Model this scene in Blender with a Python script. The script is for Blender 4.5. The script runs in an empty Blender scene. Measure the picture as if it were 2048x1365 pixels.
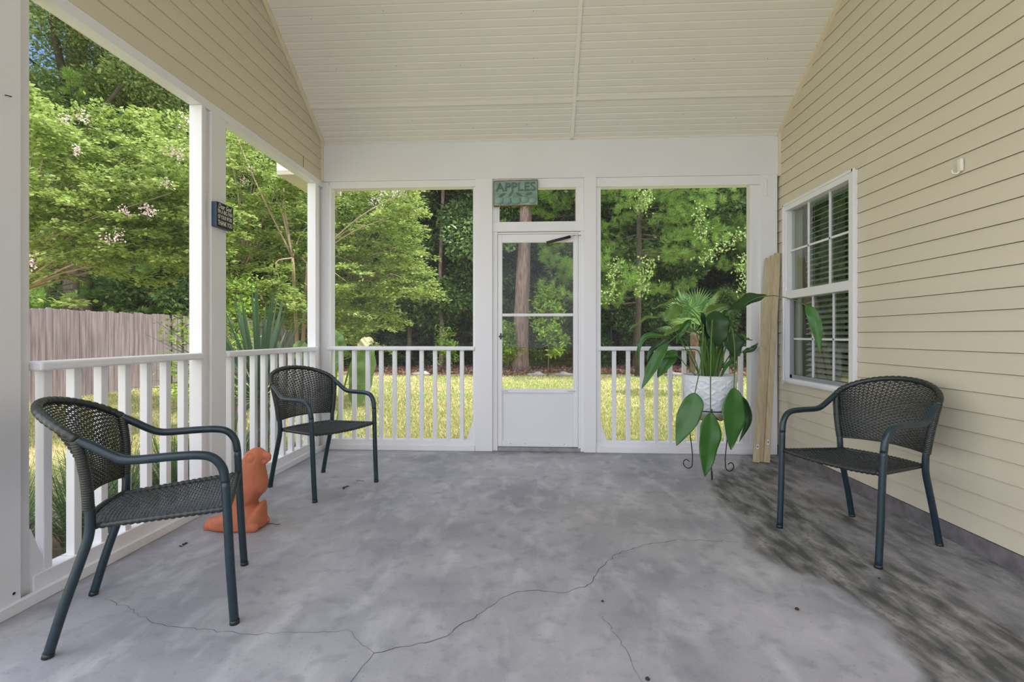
import bpy, bmesh, math, random
import numpy as np
from mathutils import Vector, Matrix
random.seed(7); RNG = np.random.default_rng(7)
S = bpy.context.scene
COL = S.collection
PI = math.pi
# ------------------------------------------------------------------ camera
FPX, YAW, CAMH = 990.0, math.atan(51/990.0), 1.13
cam = bpy.data.cameras.new('camera'); camo = bpy.data.objects.new('camera', cam); COL.objects.link(camo)
cam.sensor_width = 36; cam.lens = FPX/2048*36; cam.clip_start = 0.05; cam.clip_end = 400
cam.shift_y = (670-682.5)/2048
camo.location = (0, 0, CAMH); camo.rotation_euler = (PI/2, 0, YAW)
S.camera = camo
# ------------------------------------------------------------------ world, sun, exposure
SKY_STRENGTH = 3.3
SUN_STRENGTH = 7.0
SUN_DIR = Vector((0.50, -0.10, 0.86))         # towards the sun
w = bpy.data.worlds.new('sky'); S.world = w; w.use_nodes = True
nt = w.node_tree; nt.nodes.clear()
def wn(t, **k):
    n = nt.nodes.new(t)
    for a, b in k.items(): setattr(n, a, b)
    return n
tc = wn('ShaderNodeTexCoord'); sep = wn('ShaderNodeSeparateXYZ'); nt.links.new(tc.outputs['Generated'], sep.inputs[0])
rmp = wn('ShaderNodeValToRGB'); nt.links.new(sep.outputs[2], rmp.inputs[0])
rmp.color_ramp.elements[0].position = 0.0; rmp.color_ramp.elements[0].color = (0.80, 0.87, 1.0, 1)
rmp.color_ramp.elements[1].position = 0.75; rmp.color_ramp.elements[1].color = (0.32, 0.52, 1.0, 1)
nz = wn('ShaderNodeTexNoise'); nz.inputs['Scale'].default_value = 2.2; nz.inputs['Detail'].default_value = 6
nt.links.new(tc.outputs['Generated'], nz.inputs['Vector'])
cr = wn('ShaderNodeValToRGB'); nt.links.new(nz.outputs[0], cr.inputs[0])
cr.color_ramp.elements[0].position = 0.36; cr.color_ramp.elements[1].position = 0.58
mx = wn('ShaderNodeMixRGB'); nt.links.new(cr.outputs[0], mx.inputs[0]); nt.links.new(rmp.outputs[0], mx.inputs[1]); mx.inputs[2].default_value = (1.0, 0.98, 0.95, 1)
vd = wn('ShaderNodeVectorMath', operation='DOT_PRODUCT'); nt.links.new(tc.outputs['Generated'], vd.inputs[0]); vd.inputs[1].default_value = (-0.62, 0.66, 0.42)
bl = wn('ShaderNodeMapRange'); nt.links.new(vd.outputs['Value'], bl.inputs[0]); bl.inputs[1].default_value = 0.80; bl.inputs[2].default_value = 0.93; bl.clamp = True
mx2 = wn('ShaderNodeMixRGB'); nt.links.new(bl.outputs[0], mx2.inputs[0]); nt.links.new(mx.outputs[0], mx2.inputs[1]); mx2.inputs[2].default_value = (0.10, 0.19, 0.38, 1)
bg = wn('ShaderNodeBackground'); nt.links.new(mx2.outputs[0], bg.inputs[0]); bg.inputs[1].default_value = SKY_STRENGTH
wo = wn('ShaderNodeOutputWorld'); nt.links.new(bg.outputs[0], wo.inputs[0])
sl = bpy.data.lights.new('sun', 'SUN'); sl.energy = SUN_STRENGTH; sl.angle = math.radians(3.0); sl.color = (1.0, 0.96, 0.92)
so = bpy.data.objects.new('sun', sl); COL.objects.link(so); so.location = (6, -2, 14)
so.rotation_euler = SUN_DIR.to_track_quat('Z', 'Y').to_euler()
vs = S.view_settings; vs.view_transform = 'Standard'; vs.look = 'None'; vs.gamma = 1; vs.use_curve_mapping = False
vs.exposure = -0.28
# ------------------------------------------------------------------ helpers
CS, SN = math.cos(YAW), math.sin(YAW)
def ray(x, y): u = (x-1024)/FPX; return (-SN+u*CS, CS+u*SN, (670-y)/FPX)
def onY(x, y, Y): r = ray(x, y); t = Y/r[1]; return Vector((r[0]*t, Y, CAMH+r[2]*t))
def onX(x, y, X): r = ray(x, y); t = X/r[0]; return Vector((X, r[1]*t, CAMH+r[2]*t))
def atd(x, d, z=0.0): r = ray(x, 670); return Vector((r[0]*d, r[1]*d, z))       # ground spot at depth d

def srgb(r, g, b):
    f = lambda c: (c/255/12.92) if c/255 <= 0.04045 else ((c/255+0.055)/1.055)**2.4
    return (f(r), f(g), f(b), 1)
def mat(name, col, rough=0.6, metal=0.0, noise=0.0, scale=20.0, bump=0.0, bscale=60.0, stretch=None, spec=0.5, col2=None, detail=4):
    m = bpy.data.materials.new(name); m.use_nodes = True; t = m.node_tree; b = t.nodes['Principled BSDF']
    b.inputs['Roughness'].default_value = rough; b.inputs['Metallic'].default_value = metal
    b.inputs['Specular IOR Level'].default_value = spec
    b.inputs['Base Color'].default_value = col
    tcn = t.nodes.new('ShaderNodeTexCoord'); vec = tcn.outputs['Object']
    if stretch:
        mp = t.nodes.new('ShaderNodeMapping'); mp.inputs['Scale'].default_value = stretch
        t.links.new(vec, mp.inputs[0]); vec = mp.outputs[0]
    if noise > 0 or col2:
        n = t.nodes.new('ShaderNodeTexNoise'); n.inputs['Scale'].default_value = scale; n.inputs['Detail'].default_value = detail
        t.links.new(vec, n.inputs['Vector'])
        r = t.nodes.new('ShaderNodeValToRGB'); t.links.new(n.outputs[0], r.inputs[0])
        r.color_ramp.elements[0].position = 0.3; r.color_ramp.elements[1].position = 0.7
        c2 = col2 if col2 else tuple(min(1, c*(1+noise)) for c in col[:3])+(1,)
        c1 = col if col2 else tuple(c*(1-noise) for c in col[:3])+(1,)
        r.color_ramp.elements[0].color = c1; r.color_ramp.elements[1].color = c2
        t.links.new(r.outputs[0], b.inputs['Base Color'])
    if bump > 0:
        n2 = t.nodes.new('ShaderNodeTexNoise'); n2.inputs['Scale'].default_value = bscale; n2.inputs['Detail'].default_value = 5
        t.links.new(vec, n2.inputs['Vector'])
        bp = t.nodes.new('ShaderNodeBump'); bp.inputs['Strength'].default_value = bump; bp.inputs['Distance'].default_value = 0.01
        t.links.new(n2.outputs[0], bp.inputs['Height']); t.links.new(bp.outputs[0], b.inputs['Normal'])
    return m
def leafmat(name, cols, rough=0.45, trans=0.3, spec=0.4):
    m = bpy.data.materials.new(name); m.use_nodes = True; t = m.node_tree; b = t.nodes['Principled BSDF']; out = t.nodes['Material Output']
    g = t.nodes.new('ShaderNodeNewGeometry'); r = t.nodes.new('ShaderNodeValToRGB'); t.links.new(g.outputs['Random Per Island'], r.inputs[0])
    while len(r.color_ramp.elements) < len(cols): r.color_ramp.elements.new(0.5)
    for i, c in enumerate(cols):
        r.color_ramp.elements[i].position = i/(len(cols)-1); r.color_ramp.elements[i].color = c
    t.links.new(r.outputs[0], b.inputs['Base Color']); b.inputs['Roughness'].default_value = rough; b.inputs['Specular IOR Level'].default_value = spec
    tr = t.nodes.new('ShaderNodeBsdfTranslucent'); t.links.new(r.outputs[0], tr.inputs[0])
    ms = t.nodes.new('ShaderNodeMixShader'); ms.inputs[0].default_value = trans
    t.links.new(b.outputs[0], ms.inputs[1]); t.links.new(tr.outputs[0], ms.inputs[2]); t.links.new(ms.outputs[0], out.inputs[0])
    return m

class MB:
    """collects shapes, then links them as ONE mesh object"""
    def __init__(s): s.v = []; s.f = []
    def add(s, v, f):
        o = len(s.v); s.v += [tuple(p) for p in v]; s.f += [tuple(i+o for i in q) for q in f]; return s
    def box(s, a, b, bev=0.0):
        x0, y0, z0 = a; x1, y1, z1 = b
        if bev <= 0:
            return s.add([(x0,y0,z0),(x1,y0,z0),(x1,y1,z0),(x0,y1,z0),(x0,y0,z1),(x1,y0,z1),(x1,y1,z1),(x0,y1,z1)],
                         [(3,2,1,0),(4,5,6,7),(0,1,5,4),(1,2,6,5),(2,3,7,6),(3,0,4,7)])
        bm = bmesh.new(); bmesh.ops.create_cube(bm, size=1)
        for v in bm.verts: v.co = Vector(((x0+x1)/2+v.co.x*(x1-x0), (y0+y1)/2+v.co.y*(y1-y0), (z0+z1)/2+v.co.z*(z1-z0)))
        bmesh.ops.bevel(bm, geom=bm.edges[:], offset=bev, segments=2, profile=0.5, affect='EDGES')
        bm.verts.index_update(); s.add([v.co for v in bm.verts], [[v.index for v in f.verts] for f in bm.faces]); bm.free(); return s
    def obox(s, c, ux, uy, uz, hx, hy, hz):
        c = Vector(c); P = []
        for k in (-1, 1):
            for (i, j) in ((-1,-1),(1,-1),(1,1),(-1,1)): P.append(c+ux*i*hx+uy*j*hy+uz*k*hz)
        return s.add(P, [(3,2,1,0),(4,5,6,7),(0,1,5,4),(1,2,6,5),(2,3,7,6),(3,0,4,7)])
    def beam(s, a, b, wd, th, up=(0,0,1)):
        a = Vector(a); b = Vector(b); d = (b-a); L = d.length; d.normalize(); u = Vector(up); sd = d.cross(u).normalized(); u2 = sd.cross(d).normalized()
        return s.obox((a+b)/2, d, sd, u2, L/2, wd/2, th/2)
    def tube(s, pts, r, n=10, cap=True, flat=1.0):
        pts = [Vector(p) for p in pts]; m = len(pts); rs = r if isinstance(r, (list, tuple, np.ndarray)) else [r]*m
        t0 = (pts[1]-pts[0]).normalized(); ref = Vector((0,0,1)) if abs(t0.z) < 0.9 else Vector((1,0,0)); nrm = t0.cross(ref).normalized()
        V = []
        for i, p in enumerate(pts):
            t = (pts[min(i+1, m-1)]-pts[max(i-1, 0)]).normalized()
            nrm = (nrm-t*nrm.dot(t)).normalized(); bn = t.cross(nrm)
            for k in range(n):
                a = 2*PI*k/n; V.append(p+nrm*math.cos(a)*rs[i]+bn*math.sin(a)*rs[i]*flat)
        F = [(i*n+k, i*n+(k+1) % n, (i+1)*n+(k+1) % n, (i+1)*n+k) for i in range(m-1) for k in range(n)]
        if cap: F += [tuple(range(n-1, -1, -1)), tuple((m-1)*n+k for k in range(n))]
        return s.add(V, F)
    def lathe(s, prof, c=(0,0,0), n=32, capb=True, capt=False):
        V = []; F = []
        for (r, z) in prof:
            for k in range(n): a = 2*PI*k/n; V.append((c[0]+r*math.cos(a), c[1]+r*math.sin(a), c[2]+z))
        for i in range(len(prof)-1):
            for k in range(n): F.append((i*n+k, i*n+(k+1) % n, (i+1)*n+(k+1) % n, (i+1)*n+k))
        if capb: F.append(tuple(range(n-1, -1, -1)))
        if capt: F.append(tuple((len(prof)-1)*n+k for k in range(n)))
        return s.add(V, F)
    def build(s, name, m, parent=None, smooth=False):
        me = bpy.data.meshes.new(name); me.from_pydata([tuple(v) for v in s.v], [], s.f)
        if m: me.materials.append(m)
        if smooth: me.polygons.foreach_set('use_smooth', [True]*len(me.polygons))
        me.update()
        o = bpy.data.objects.new(name, me); COL.objects.link(o)
        if parent: o.parent = parent
        return o
def tag(o, label, cat, group=None, kind=None):
    o['label'] = label; o['category'] = cat
    if group: o['group'] = group
    if kind: o['kind'] = kind
    return o
def struct(o): o['kind'] = 'structure'; return o
def thing(name, label, cat, loc=(0,0,0), rz=0, group=None):
    o = bpy.data.objects.new(name, None); COL.objects.link(o); o.location = loc; o.rotation_euler = (0, 0, rz); o.empty_display_size = 0.1
    return tag(o, label, cat, group)
def copy_tree(o, parent=None):
    c = o.copy(); COL.objects.link(c); c.parent = parent
    for ch in list(o.children): copy_tree(ch, c)
    return c
def smooth_path(pts, n=8):
    """catmull-rom"""
    P = [Vector(p) for p in pts]; P = [P[0]*2-P[1]]+P+[P[-1]*2-P[-2]]; out = []
    for i in range(1, len(P)-2):
        for k in range(n):
            t = k/n; a, b, c, d = P[i-1], P[i], P[i+1], P[i+2]
            out.append(0.5*((2*b)+(c-a)*t+(2*a-5*b+4*c-d)*t*t+(3*b-a-3*c+d)*t**3))
    out.append(P[-2]); return out

# ------------------------------------------------------------------ materials
M = {}
M['white'] = mat('white_paint', srgb(232,231,234), 0.42, noise=0.03, scale=3, bump=0.06, bscale=14, stretch=(1,1,0.25))
M['white2'] = mat('white_header', srgb(226,226,230), 0.5, noise=0.02, scale=2)
M['siding'] = mat('vinyl_siding', srgb(213,204,184), 0.5, noise=0.025, scale=1.5, bump=0.05, bscale=18, stretch=(1,0.15,4))
M['ceiling'] = mat('vinyl_ceiling', srgb(231,226,219), 0.55, noise=0.02, scale=1.2)
M['batten'] = mat('ceiling_batten', srgb(238,233,226), 0.5)
M['sash_grey'] = mat('grey_screen_frame', srgb(150,152,160), 0.4)
M['tube'] = mat('powder_coated_tube', srgb(26,46,56), 0.34, noise=0.18, scale=30, bump=0.08, bscale=120, spec=0.6)
M['wicker'] = mat('woven_resin', srgb(38,42,41), 0.36, noise=0.25, scale=40, spec=0.6)
M['wicker_seat'] = mat('woven_resin_seat', srgb(56,61,64), 0.36, noise=0.22, scale=40, spec=0.6)
M['terracotta'] = mat('terracotta', srgb(190,112,82), 0.8, noise=0.12, scale=9, bump=0.35, bscale=50)
M['pot'] = mat('glazed_white_pot', srgb(226,230,236), 0.35)
M['pot_base'] = mat('tan_pot_base', srgb(205,192,172), 0.7)
M['iron'] = mat('dark_iron', srgb(48,46,46), 0.45, metal=0.4)
M['black'] = mat('black_plastic', srgb(38,38,40), 0.4)
M['steel'] = mat('brushed_steel', srgb(180,180,182), 0.3, metal=0.9)
M['rust'] = mat('rusty_edge', srgb(120,84,50), 0.8, noise=0.4, scale=30)
M['verdigris'] = mat('verdigris_metal', srgb(110,142,126), 0.55, scale=14, col2=srgb(150,176,168), bump=0.2, bscale=60)
M['verdigris_dark'] = mat('verdigris_dark', srgb(84,112,100), 0.6, noise=0.2, scale=30)
M['sign_black'] = mat('sign_black', srgb(20,20,20), 0.6)
M['sign_side'] = mat('sign_side', srgb(62,82,104), 0.5, noise=0.15, scale=30)
M['sign_white'] = mat('sign_white', srgb(225,222,216), 0.7)
M['lumber'] = mat('raw_lumber', srgb(204,190,160), 0.7, scale=5, col2=srgb(182,164,128), stretch=(9,9,0.7), bump=0.1, bscale=20)
M['tagw'] = mat('paper_tag', srgb(235,235,235), 0.7)
M['tagb'] = mat('paper_tag_ink', srgb(70,80,120), 0.7)
M['dark'] = mat('dark_debris', srgb(52,46,40), 0.9)
M['crack'] = mat('crack_grey', srgb(88,86,92), 0.95)
M['bark'] = mat('brown_bark', srgb(104,92,80), 0.9, noise=0.35, scale=6, bump=0.6, bscale=14, stretch=(3,3,0.6))
M['bark_pine'] = mat('pine_bark', srgb(158,134,128), 0.9, scale=7, col2=srgb(96,78,74), bump=1.0, bscale=12, stretch=(3,3,0.5))
M['bark_myrtle'] = mat('myrtle_bark', srgb(168,146,122), 0.75, noise=0.25, scale=5, stretch=(2,2,0.5))
M['bark_dark'] = mat('dark_bark', srgb(72,62,54), 0.95, noise=0.3, scale=5)
M['blind'] = mat('white_blind', srgb(205,206,205), 0.5)
M['curtain'] = mat('curtain', srgb(150,150,135), 0.9)
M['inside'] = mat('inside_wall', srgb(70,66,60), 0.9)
M['soil'] = mat('potting_soil', srgb(60,48,38), 0.95, noise=0.4, scale=60)
L = {}
L['myrtle'] = leafmat('myrtle_leaf', [srgb(110,136,62), srgb(142,166,80), srgb(170,188,100), srgb(196,206,138)], trans=0.45)
L['bright'] = leafmat('bright_leaf', [srgb(110,146,46), srgb(150,186,66), srgb(182,208,92)], trans=0.4)
L['oak'] = leafmat('oak_leaf', [srgb(86,114,58), srgb(120,144,76), srgb(168,178,108)], trans=0.35)
L['vine'] = leafmat('vine_leaf', [srgb(112,142,66), srgb(144,172,88), srgb(180,200,120)], trans=0.35)
L['dark'] = leafmat('evergreen_leaf', [srgb(66,92,56), srgb(90,120,70), srgb(118,150,86), srgb(152,180,110)], trans=0.35)
L['pine'] = leafmat('pine_needle', [srgb(90,128,54), srgb(122,158,70), srgb(162,192,96)], trans=0.35)
L['pine_d'] = leafmat('pine_needle_dark', [srgb(74,112,56), srgb(98,140,68), srgb(132,172,86)], trans=0.3)
L['fan'] = leafmat('fan_palm', [srgb(84,124,72), srgb(112,150,90), srgb(140,172,96)], trans=0.3)
L['yucca'] = leafmat('yucca_blade', [srgb(44,76,50), srgb(62,96,64), srgb(86,118,84), srgb(176,182,152)], trans=0.2)
L['lirio'] = leafmat('liriope_blade', [srgb(64,92,52), srgb(88,118,66), srgb(122,148,84)], trans=0.3)
L['banana'] = leafmat('banana_leaf', [srgb(106,138,72), srgb(120,150,82)], trans=0.4)
L['banana_dry'] = leafmat('banana_leaf_dry', [srgb(196,190,138), srgb(206,198,150)], trans=0.3)
L['flower'] = leafmat('myrtle_flower', [srgb(226,196,196), srgb(240,222,222)], trans=0.3)
L['grass'] = leafmat('grass_blade', [srgb(136,160,84), srgb(176,186,114), srgb(214,204,146), srgb(230,214,176)], trans=0.3)
L['grass_dry'] = leafmat('dry_grass_blade', [srgb(150,160,92), srgb(200,184,136), srgb(222,200,156), srgb(230,212,176)], trans=0.3)
L['litter'] = leafmat('leaf_litter', [srgb(110,80,66), srgb(150,112,94), srgb(182,148,128)], trans=0.0)

def strelitzia_mat(name, c1, c2):
    m = leafmat(name, [c1, c2], rough=0.35, trans=0.18, spec=0.55)
    return m
L['bop'] = strelitzia_mat('strelitzia_leaf', srgb(56,104,42), srgb(70,122,50))
L['bop_dark'] = strelitzia_mat('strelitzia_leaf_dark', srgb(40,72,38), srgb(46,82,42))
L['bop_light'] = strelitzia_mat('strelitzia_leaf_light', srgb(90,124,48), srgb(110,142,60))
L['stem'] = leafmat('strelitzia_stem', [srgb(62,96,44), srgb(92,128,58)], trans=0.05)
L['rib'] = leafmat('strelitzia_rib', [srgb(124,150,84), srgb(140,162,96)], trans=0.1)

def glassmat(name, tint=(0.9,0.95,0.92,1), refl=0.14, rough=0.02, ior=1.5):
    m = bpy.data.materials.new(name); m.use_nodes = True; t = m.node_tree; t.nodes.clear()
    out = t.nodes.new('ShaderNodeOutputMaterial'); tr = t.nodes.new('ShaderNodeBsdfTransparent'); tr.inputs[0].default_value = tint
    gl = t.nodes.new('ShaderNodeBsdfGlossy'); gl.inputs['Roughness'].default_value = rough
    fr = t.nodes.new('ShaderNodeFresnel'); fr.inputs[0].default_value = ior
    ad = t.nodes.new('ShaderNodeMath'); ad.operation = 'ADD'; ad.inputs[1].default_value = refl; t.links.new(fr.outputs[0], ad.inputs[0])
    ge = t.nodes.new('ShaderNodeNewGeometry'); iv = t.nodes.new('ShaderNodeMath'); iv.operation = 'SUBTRACT'; iv.inputs[0].default_value = 1.0; t.links.new(ge.outputs['Backfacing'], iv.inputs[1])
    mu_ = t.nodes.new('ShaderNodeMath'); mu_.operation = 'MULTIPLY'; t.links.new(ad.outputs[0], mu_.inputs[0]); t.links.new(iv.outputs[0], mu_.inputs[1])
    ms = t.nodes.new('ShaderNodeMixShader'); t.links.new(mu_.outputs[0], ms.inputs[0]); t.links.new(tr.outputs[0], ms.inputs[1]); t.links.new(gl.outputs[0], ms.inputs[2])
    t.links.new(ms.outputs[0], out.inputs[0]); return m
M['glass'] = glassmat('door_glass', (0.97,0.98,0.97,1), 0.0, 0.01, 1.38)
M['glass_win'] = glassmat('window_glass', (0.90,0.95,0.90,1), 0.12)
def screenmat():
    m = bpy.data.materials.new('insect_screen'); m.use_nodes = True; t = m.node_tree; t.nodes.clear()
    out = t.nodes.new('ShaderNodeOutputMaterial'); tr = t.nodes.new('ShaderNodeBsdfTransparent')
    df = t.nodes.new('ShaderNodeBsdfDiffuse'); df.inputs[0].default_value = (0.30,0.30,0.30,1)
    ms = t.nodes.new('ShaderNodeMixShader'); ms.inputs[0].default_value = 0.10
    t.links.new(tr.outputs[0], ms.inputs[1]); t.links.new(df.outputs[0], ms.inputs[2]); t.links.new(ms.outputs[0], out.inputs[0]); return m
M['screen'] = screenmat()

# ------------------------------------------------------------------ room numbers
XL, XR, YB = -2.114, 2.278, 4.78
CZ, PITCH = 3.015, 0.667          # ceiling height at the back wall, slope towards the camera
RIDGE = 1.9; YR0 = 0.2            # ridge line and where the modelled roof stops behind the camera
def ceil_z(y): return CZ+PITCH*(YB-y) if y >= RIDGE else CZ+PITCH*(YB-RIDGE)-PITCH*(RIDGE-y)

# ---- floor slab with stains
def vnoise(x, y, s, seed):
    r = np.random.default_rng(seed); g = r.random((64, 64)); xi = np.mod(x*s, 64); yi = np.mod(y*s, 64)
    x0 = np.floor(xi).astype(int); y0 = np.floor(yi).astype(int); fx = xi-x0; fy = yi-y0; fx = fx*fx*(3-2*fx); fy = fy*fy*(3-2*fy)
    x1 = (x0+1) % 64; y1 = (y0+1) % 64; x0 %= 64; y0 %= 64
    return (g[x0,y0]*(1-fx)+g[x1,y0]*fx)*(1-fy)+(g[x0,y1]*(1-fx)+g[x1,y1]*fx)*fy
def fbm(x, y, s, seed, o=4): return sum(vnoise(x, y, s*2**k, seed+k)*0.5**k for k in range(o))/sum(0.5**k for k in range(o))
FX0, FX1, FY0, FY1 = XL-0.13, XR, -2.6, 4.98
nx, ny = 220, 380
gx, gy = np.meshgrid(np.linspace(FX0, FX1, nx), np.linspace(FY0, FY1, ny), indexing='ij')
fv = np.stack([gx.ravel(), gy.ravel(), np.zeros(nx*ny)], 1)
ii, jj = np.meshgrid(np.arange(nx-1), np.arange(ny-1), indexing='ij'); a = (ii*ny+jj).ravel()
ff = np.stack([a, a+ny, a+ny+1, a+1], 1)
def npmesh(name, V, F, m, parent=None):
    me = bpy.data.meshes.new(name); V = np.asarray(V, np.float32); F = np.asarray(F, np.int32)
    me.vertices.add(len(V)); me.vertices.foreach_set('co', V.ravel())
    k = F.shape[1]; me.loops.add(F.size); me.loops.foreach_set('vertex_index', F.ravel())
    me.polygons.add(len(F)); me.polygons.foreach_set('loop_start', np.arange(0, F.size, k, dtype=np.int32)); me.polygons.foreach_set('loop_total', np.full(len(F), k, np.int32))
    me.update(calc_edges=True); me.validate()
    if m: me.materials.append(m)
    o = bpy.data.objects.new(name, me); COL.objects.link(o)
    if parent: o.parent = parent
    return o
floor = npmesh('floor', fv, ff, None); struct(floor)
x, y = fv[:,0], fv[:,1]
bnd = np.interp(y, [-2.6,1.0,1.68,2.03,2.4,2.72,3.1,3.57,3.9,4.2,4.6,4.98], [1.15,1.2,1.27,1.32,1.2,1.08,1.19,1.27,1.32,1.5,1.85,2.1])
e = x-bnd+(fbm(x, y, 3.0, 11)-0.5)*0.22
st = np.clip(e/0.05, 0, 1)
band = np.exp(-((x-bnd-0.25)/0.32)**2)
streak = fbm(x*2.2+y*0.25, y*0.6-x*0.1, 4.0, 31, 4)
stain = st*np.clip(0.62+0.45*band+(streak-0.5)*1.5, 0.08, 1)
stain += np.exp(-((y-4.80)/0.10)**2)*0.35*(x < 1.9)*fbm(x, y, 6, 5)*1.5         # patchy darker band along the back wall foot
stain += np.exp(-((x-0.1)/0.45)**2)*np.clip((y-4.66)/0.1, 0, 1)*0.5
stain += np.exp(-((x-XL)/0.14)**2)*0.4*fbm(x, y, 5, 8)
at = floor.data.attributes.new('stain', 'FLOAT', 'POINT'); at.data.foreach_set('value', np.clip(stain, 0, 1).astype(np.float32))
m = bpy.data.materials.new('concrete'); m.use_nodes = True; t = m.node_tree; b = t.nodes['Principled BSDF']; b.inputs['Roughness'].default_value = 0.62; b.inputs['Specular IOR Level'].default_value = 0.35
def N(tp): return t.nodes.new(tp)
tcn = N('ShaderNodeTexCoord'); 
def noise(scale, det, st_=None, dist=0.0):
    n = N('ShaderNodeTexNoise'); n.inputs['Scale'].default_value = scale; n.inputs['Detail'].default_value = det; n.inputs['Distortion'].default_value = dist
    if st_:
        mp = N('ShaderNodeMapping'); mp.inputs['Scale'].default_value = st_; mp.inputs['Rotation'].default_value = (0,0,0.12); t.links.new(tcn.outputs['Object'], mp.inputs[0]); t.links.new(mp.outputs[0], n.inputs['Vector'])
    else: t.links.new(tcn.outputs['Object'], n.inputs['Vector'])
    return n.outputs[0]
def ramp(src, p0, c0, p1, c1):
    r = N('ShaderNodeValToRGB'); t.links.new(src, r.inputs[0]); r.color_ramp.elements[0].position = p0; r.color_ramp.elements[0].color = c0; r.color_ramp.elements[1].position = p1; r.color_ramp.elements[1].color = c1; return r.outputs[0]
def mix(f, a_, b_, bt='MIX'):
    x_ = N('ShaderNodeMixRGB'); x_.blend_type = bt
    for s_, v_ in ((0, f), (1, a_), (2, b_)):
        if hasattr(v_, 'links'): t.links.new(v_, x_.inputs[s_])
        else: x_.inputs[s_].default_value = v_
    return x_.outputs[0]
base = ramp(noise(1.6, 13, None, 0.25), 0.34, srgb(142,141,149), 0.66, srgb(174,172,178))
base = mix(ramp(noise(4.5, 13, (1.7,0.8,1), 0.35), 0.50, (0,0,0,1), 0.72, (0.6,0.6,0.6,1)), base, srgb(196,195,200))
base = mix(ramp(noise(11, 13, None, 0.2), 0.52, (0,0,0,1), 0.74, (0.6,0.6,0.6,1)), base, srgb(128,128,136))
base = mix(ramp(noise(70, 6), 0.60, (0,0,0,1), 0.72, (0.35,0.35,0.35,1)), base, srgb(112,110,116))
base = mix(ramp(noise(0.9, 3), 0.5, (0,0,0,1), 0.8, (0.5,0.5,0.5,1)), base, srgb(176,172,164))
atn = N('ShaderNodeAttribute'); atn.attribute_name = 'stain'
stn = ramp(noise(6.5, 15, (2.4,0.75,1), 0.3), 0.38, srgb(78,78,80), 0.66, srgb(152,150,150))
stn = mix(ramp(noise(34, 8, (1.6,0.8,1)), 0.5, (0,0,0,1), 0.64, (0.6,0.6,0.6,1)), stn, srgb(92,92,94))
base = mix(atn.outputs['Fac'], base, stn)
t.links.new(base, b.inputs['Base Color'])
bp = N('ShaderNodeBump'); bp.inputs['Strength'].default_value = 0.12; bp.inputs['Distance'].default_value = 0.01; t.links.new(noise(9, 8), bp.inputs['Height']); t.links.new(bp.outputs[0], b.inputs['Normal'])
floor.data.materials.append(m); M['concrete'] = m
slab = MB().box((FX0, FY0, -0.30), (FX1, FY1, -0.004)).build('floor', mat('slab_edge', srgb(150,148,150), 0.9), None); struct(slab)
# cracks: narrow jagged dark ribbons lying just above the slab
def crack(pts, wd):
    P = [Vector((p[0], p[1], 0)) for p in pts]; out = []
    for a_, b_ in zip(P[:-1], P[1:]):
        n_ = max(2, int((b_-a_).length/0.025))
        for k in range(n_):
            q = a_.lerp(b_, k/n_); q += Vector((random.uniform(-1,1), random.uniform(-1,1), 0))*0.009; out.append(q)
    out.append(P[-1]); V = []; F = []
    for i, q in enumerate(out):
        d = (out[min(i+1, len(out)-1)]-out[max(i-1, 0)]).normalized(); s_ = Vector((-d.y, d.x, 0)); ww = wd*random.uniform(0.35, 1.0)
        V += [q+s_*ww+Vector((0,0,0.0006)), q-s_*ww+Vector((0,0,0.0006))]
    for i in range(len(out)-1): F.append((2*i, 2*i+1, 2*i+3, 2*i+2))
    o = MB().add(V, F).build('crack', M['crack'], floor)
crack([(-0.578,1.734),(-0.377,1.808),(-0.25,1.97),(-0.12,2.161),(0.0,2.19),(0.12,2.169),(0.249,2.262),(0.30,2.40),(0.398,2.566),(0.578,2.697),(0.784,2.773),(1.101,2.76)], 0.0022)
crack([(-0.609,1.50),(-0.60,1.62),(-0.578,1.734),(-0.66,1.79),(-0.72,1.86),(-0.787,1.842),(-1.083,1.814),(-1.3,1.83),(-1.521,1.87),(-1.70,1.97),(-1.842,2.019)], 0.0014)
crack([(0.36,1.40),(0.35,1.62),(0.30,1.85),(0.26,2.0)], 0.0012)

struct(MB().box((-7, -9, -0.28), (XR, FY0-0.01, -0.02)).build('bounce_slab', mat('bounce_slab_grey', srgb(186,184,184), 0.85, noise=0.08, scale=2)))  # unseen slab added behind the camera so bounced light stays neutral
# ---- right house wall with lap siding
def siding(mb, X, nrm, y0, y1, z0, z1, zref, pitch=0.1055, out=0.0075, gap=0.0028):
    """lap courses: each hangs proud at its bottom edge; nrm = +1/-1 direction of the visible face along X"""
    k0 = int(math.floor((z0-zref)/pitch)); z = zref+k0*pitch
    while z < z1-1e-4:
        a_ = max(z, z0); b_ = min(z+pitch, z1)
        if b_-a_ > 1e-4:
            f = lambda q: X+nrm*(out*(1-(q-z)/pitch)+0.001)
            c_ = max(a_+0.001, b_-gap)
            V = [(f(a_), y0, a_), (f(a_), y1, a_), (f(c_), y1, c_), (f(c_), y0, c_)]
            F = [(0,1,2,3)]
            V += [(X-nrm*0.004, y0, a_), (X-nrm*0.004, y1, a_)]; F.append((4,5,1,0))
            V += [(X-nrm*0.004, y0, b_), (X-nrm*0.004, y1, b_), (X-nrm*0.004, y0, c_), (X-nrm*0.004, y1, c_)]; F += [(3,2,9,8), (8,9,7,6), (0,3,8,4), (1,5,9,2)]
            mb.add(V, F)
        z += pitch
WY0, WY1, WZ0, WZ1 = 3.645, 4.652, 0.696, 2.308
RW = MB(); ref = 0.094
HY0 = -9.0; HTOP = 5.6
siding(RW, XR, -1, HY0, WY0, ref, HTOP, ref); siding(RW, XR, -1, WY1, YB+0.10, ref, HTOP, ref)
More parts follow.
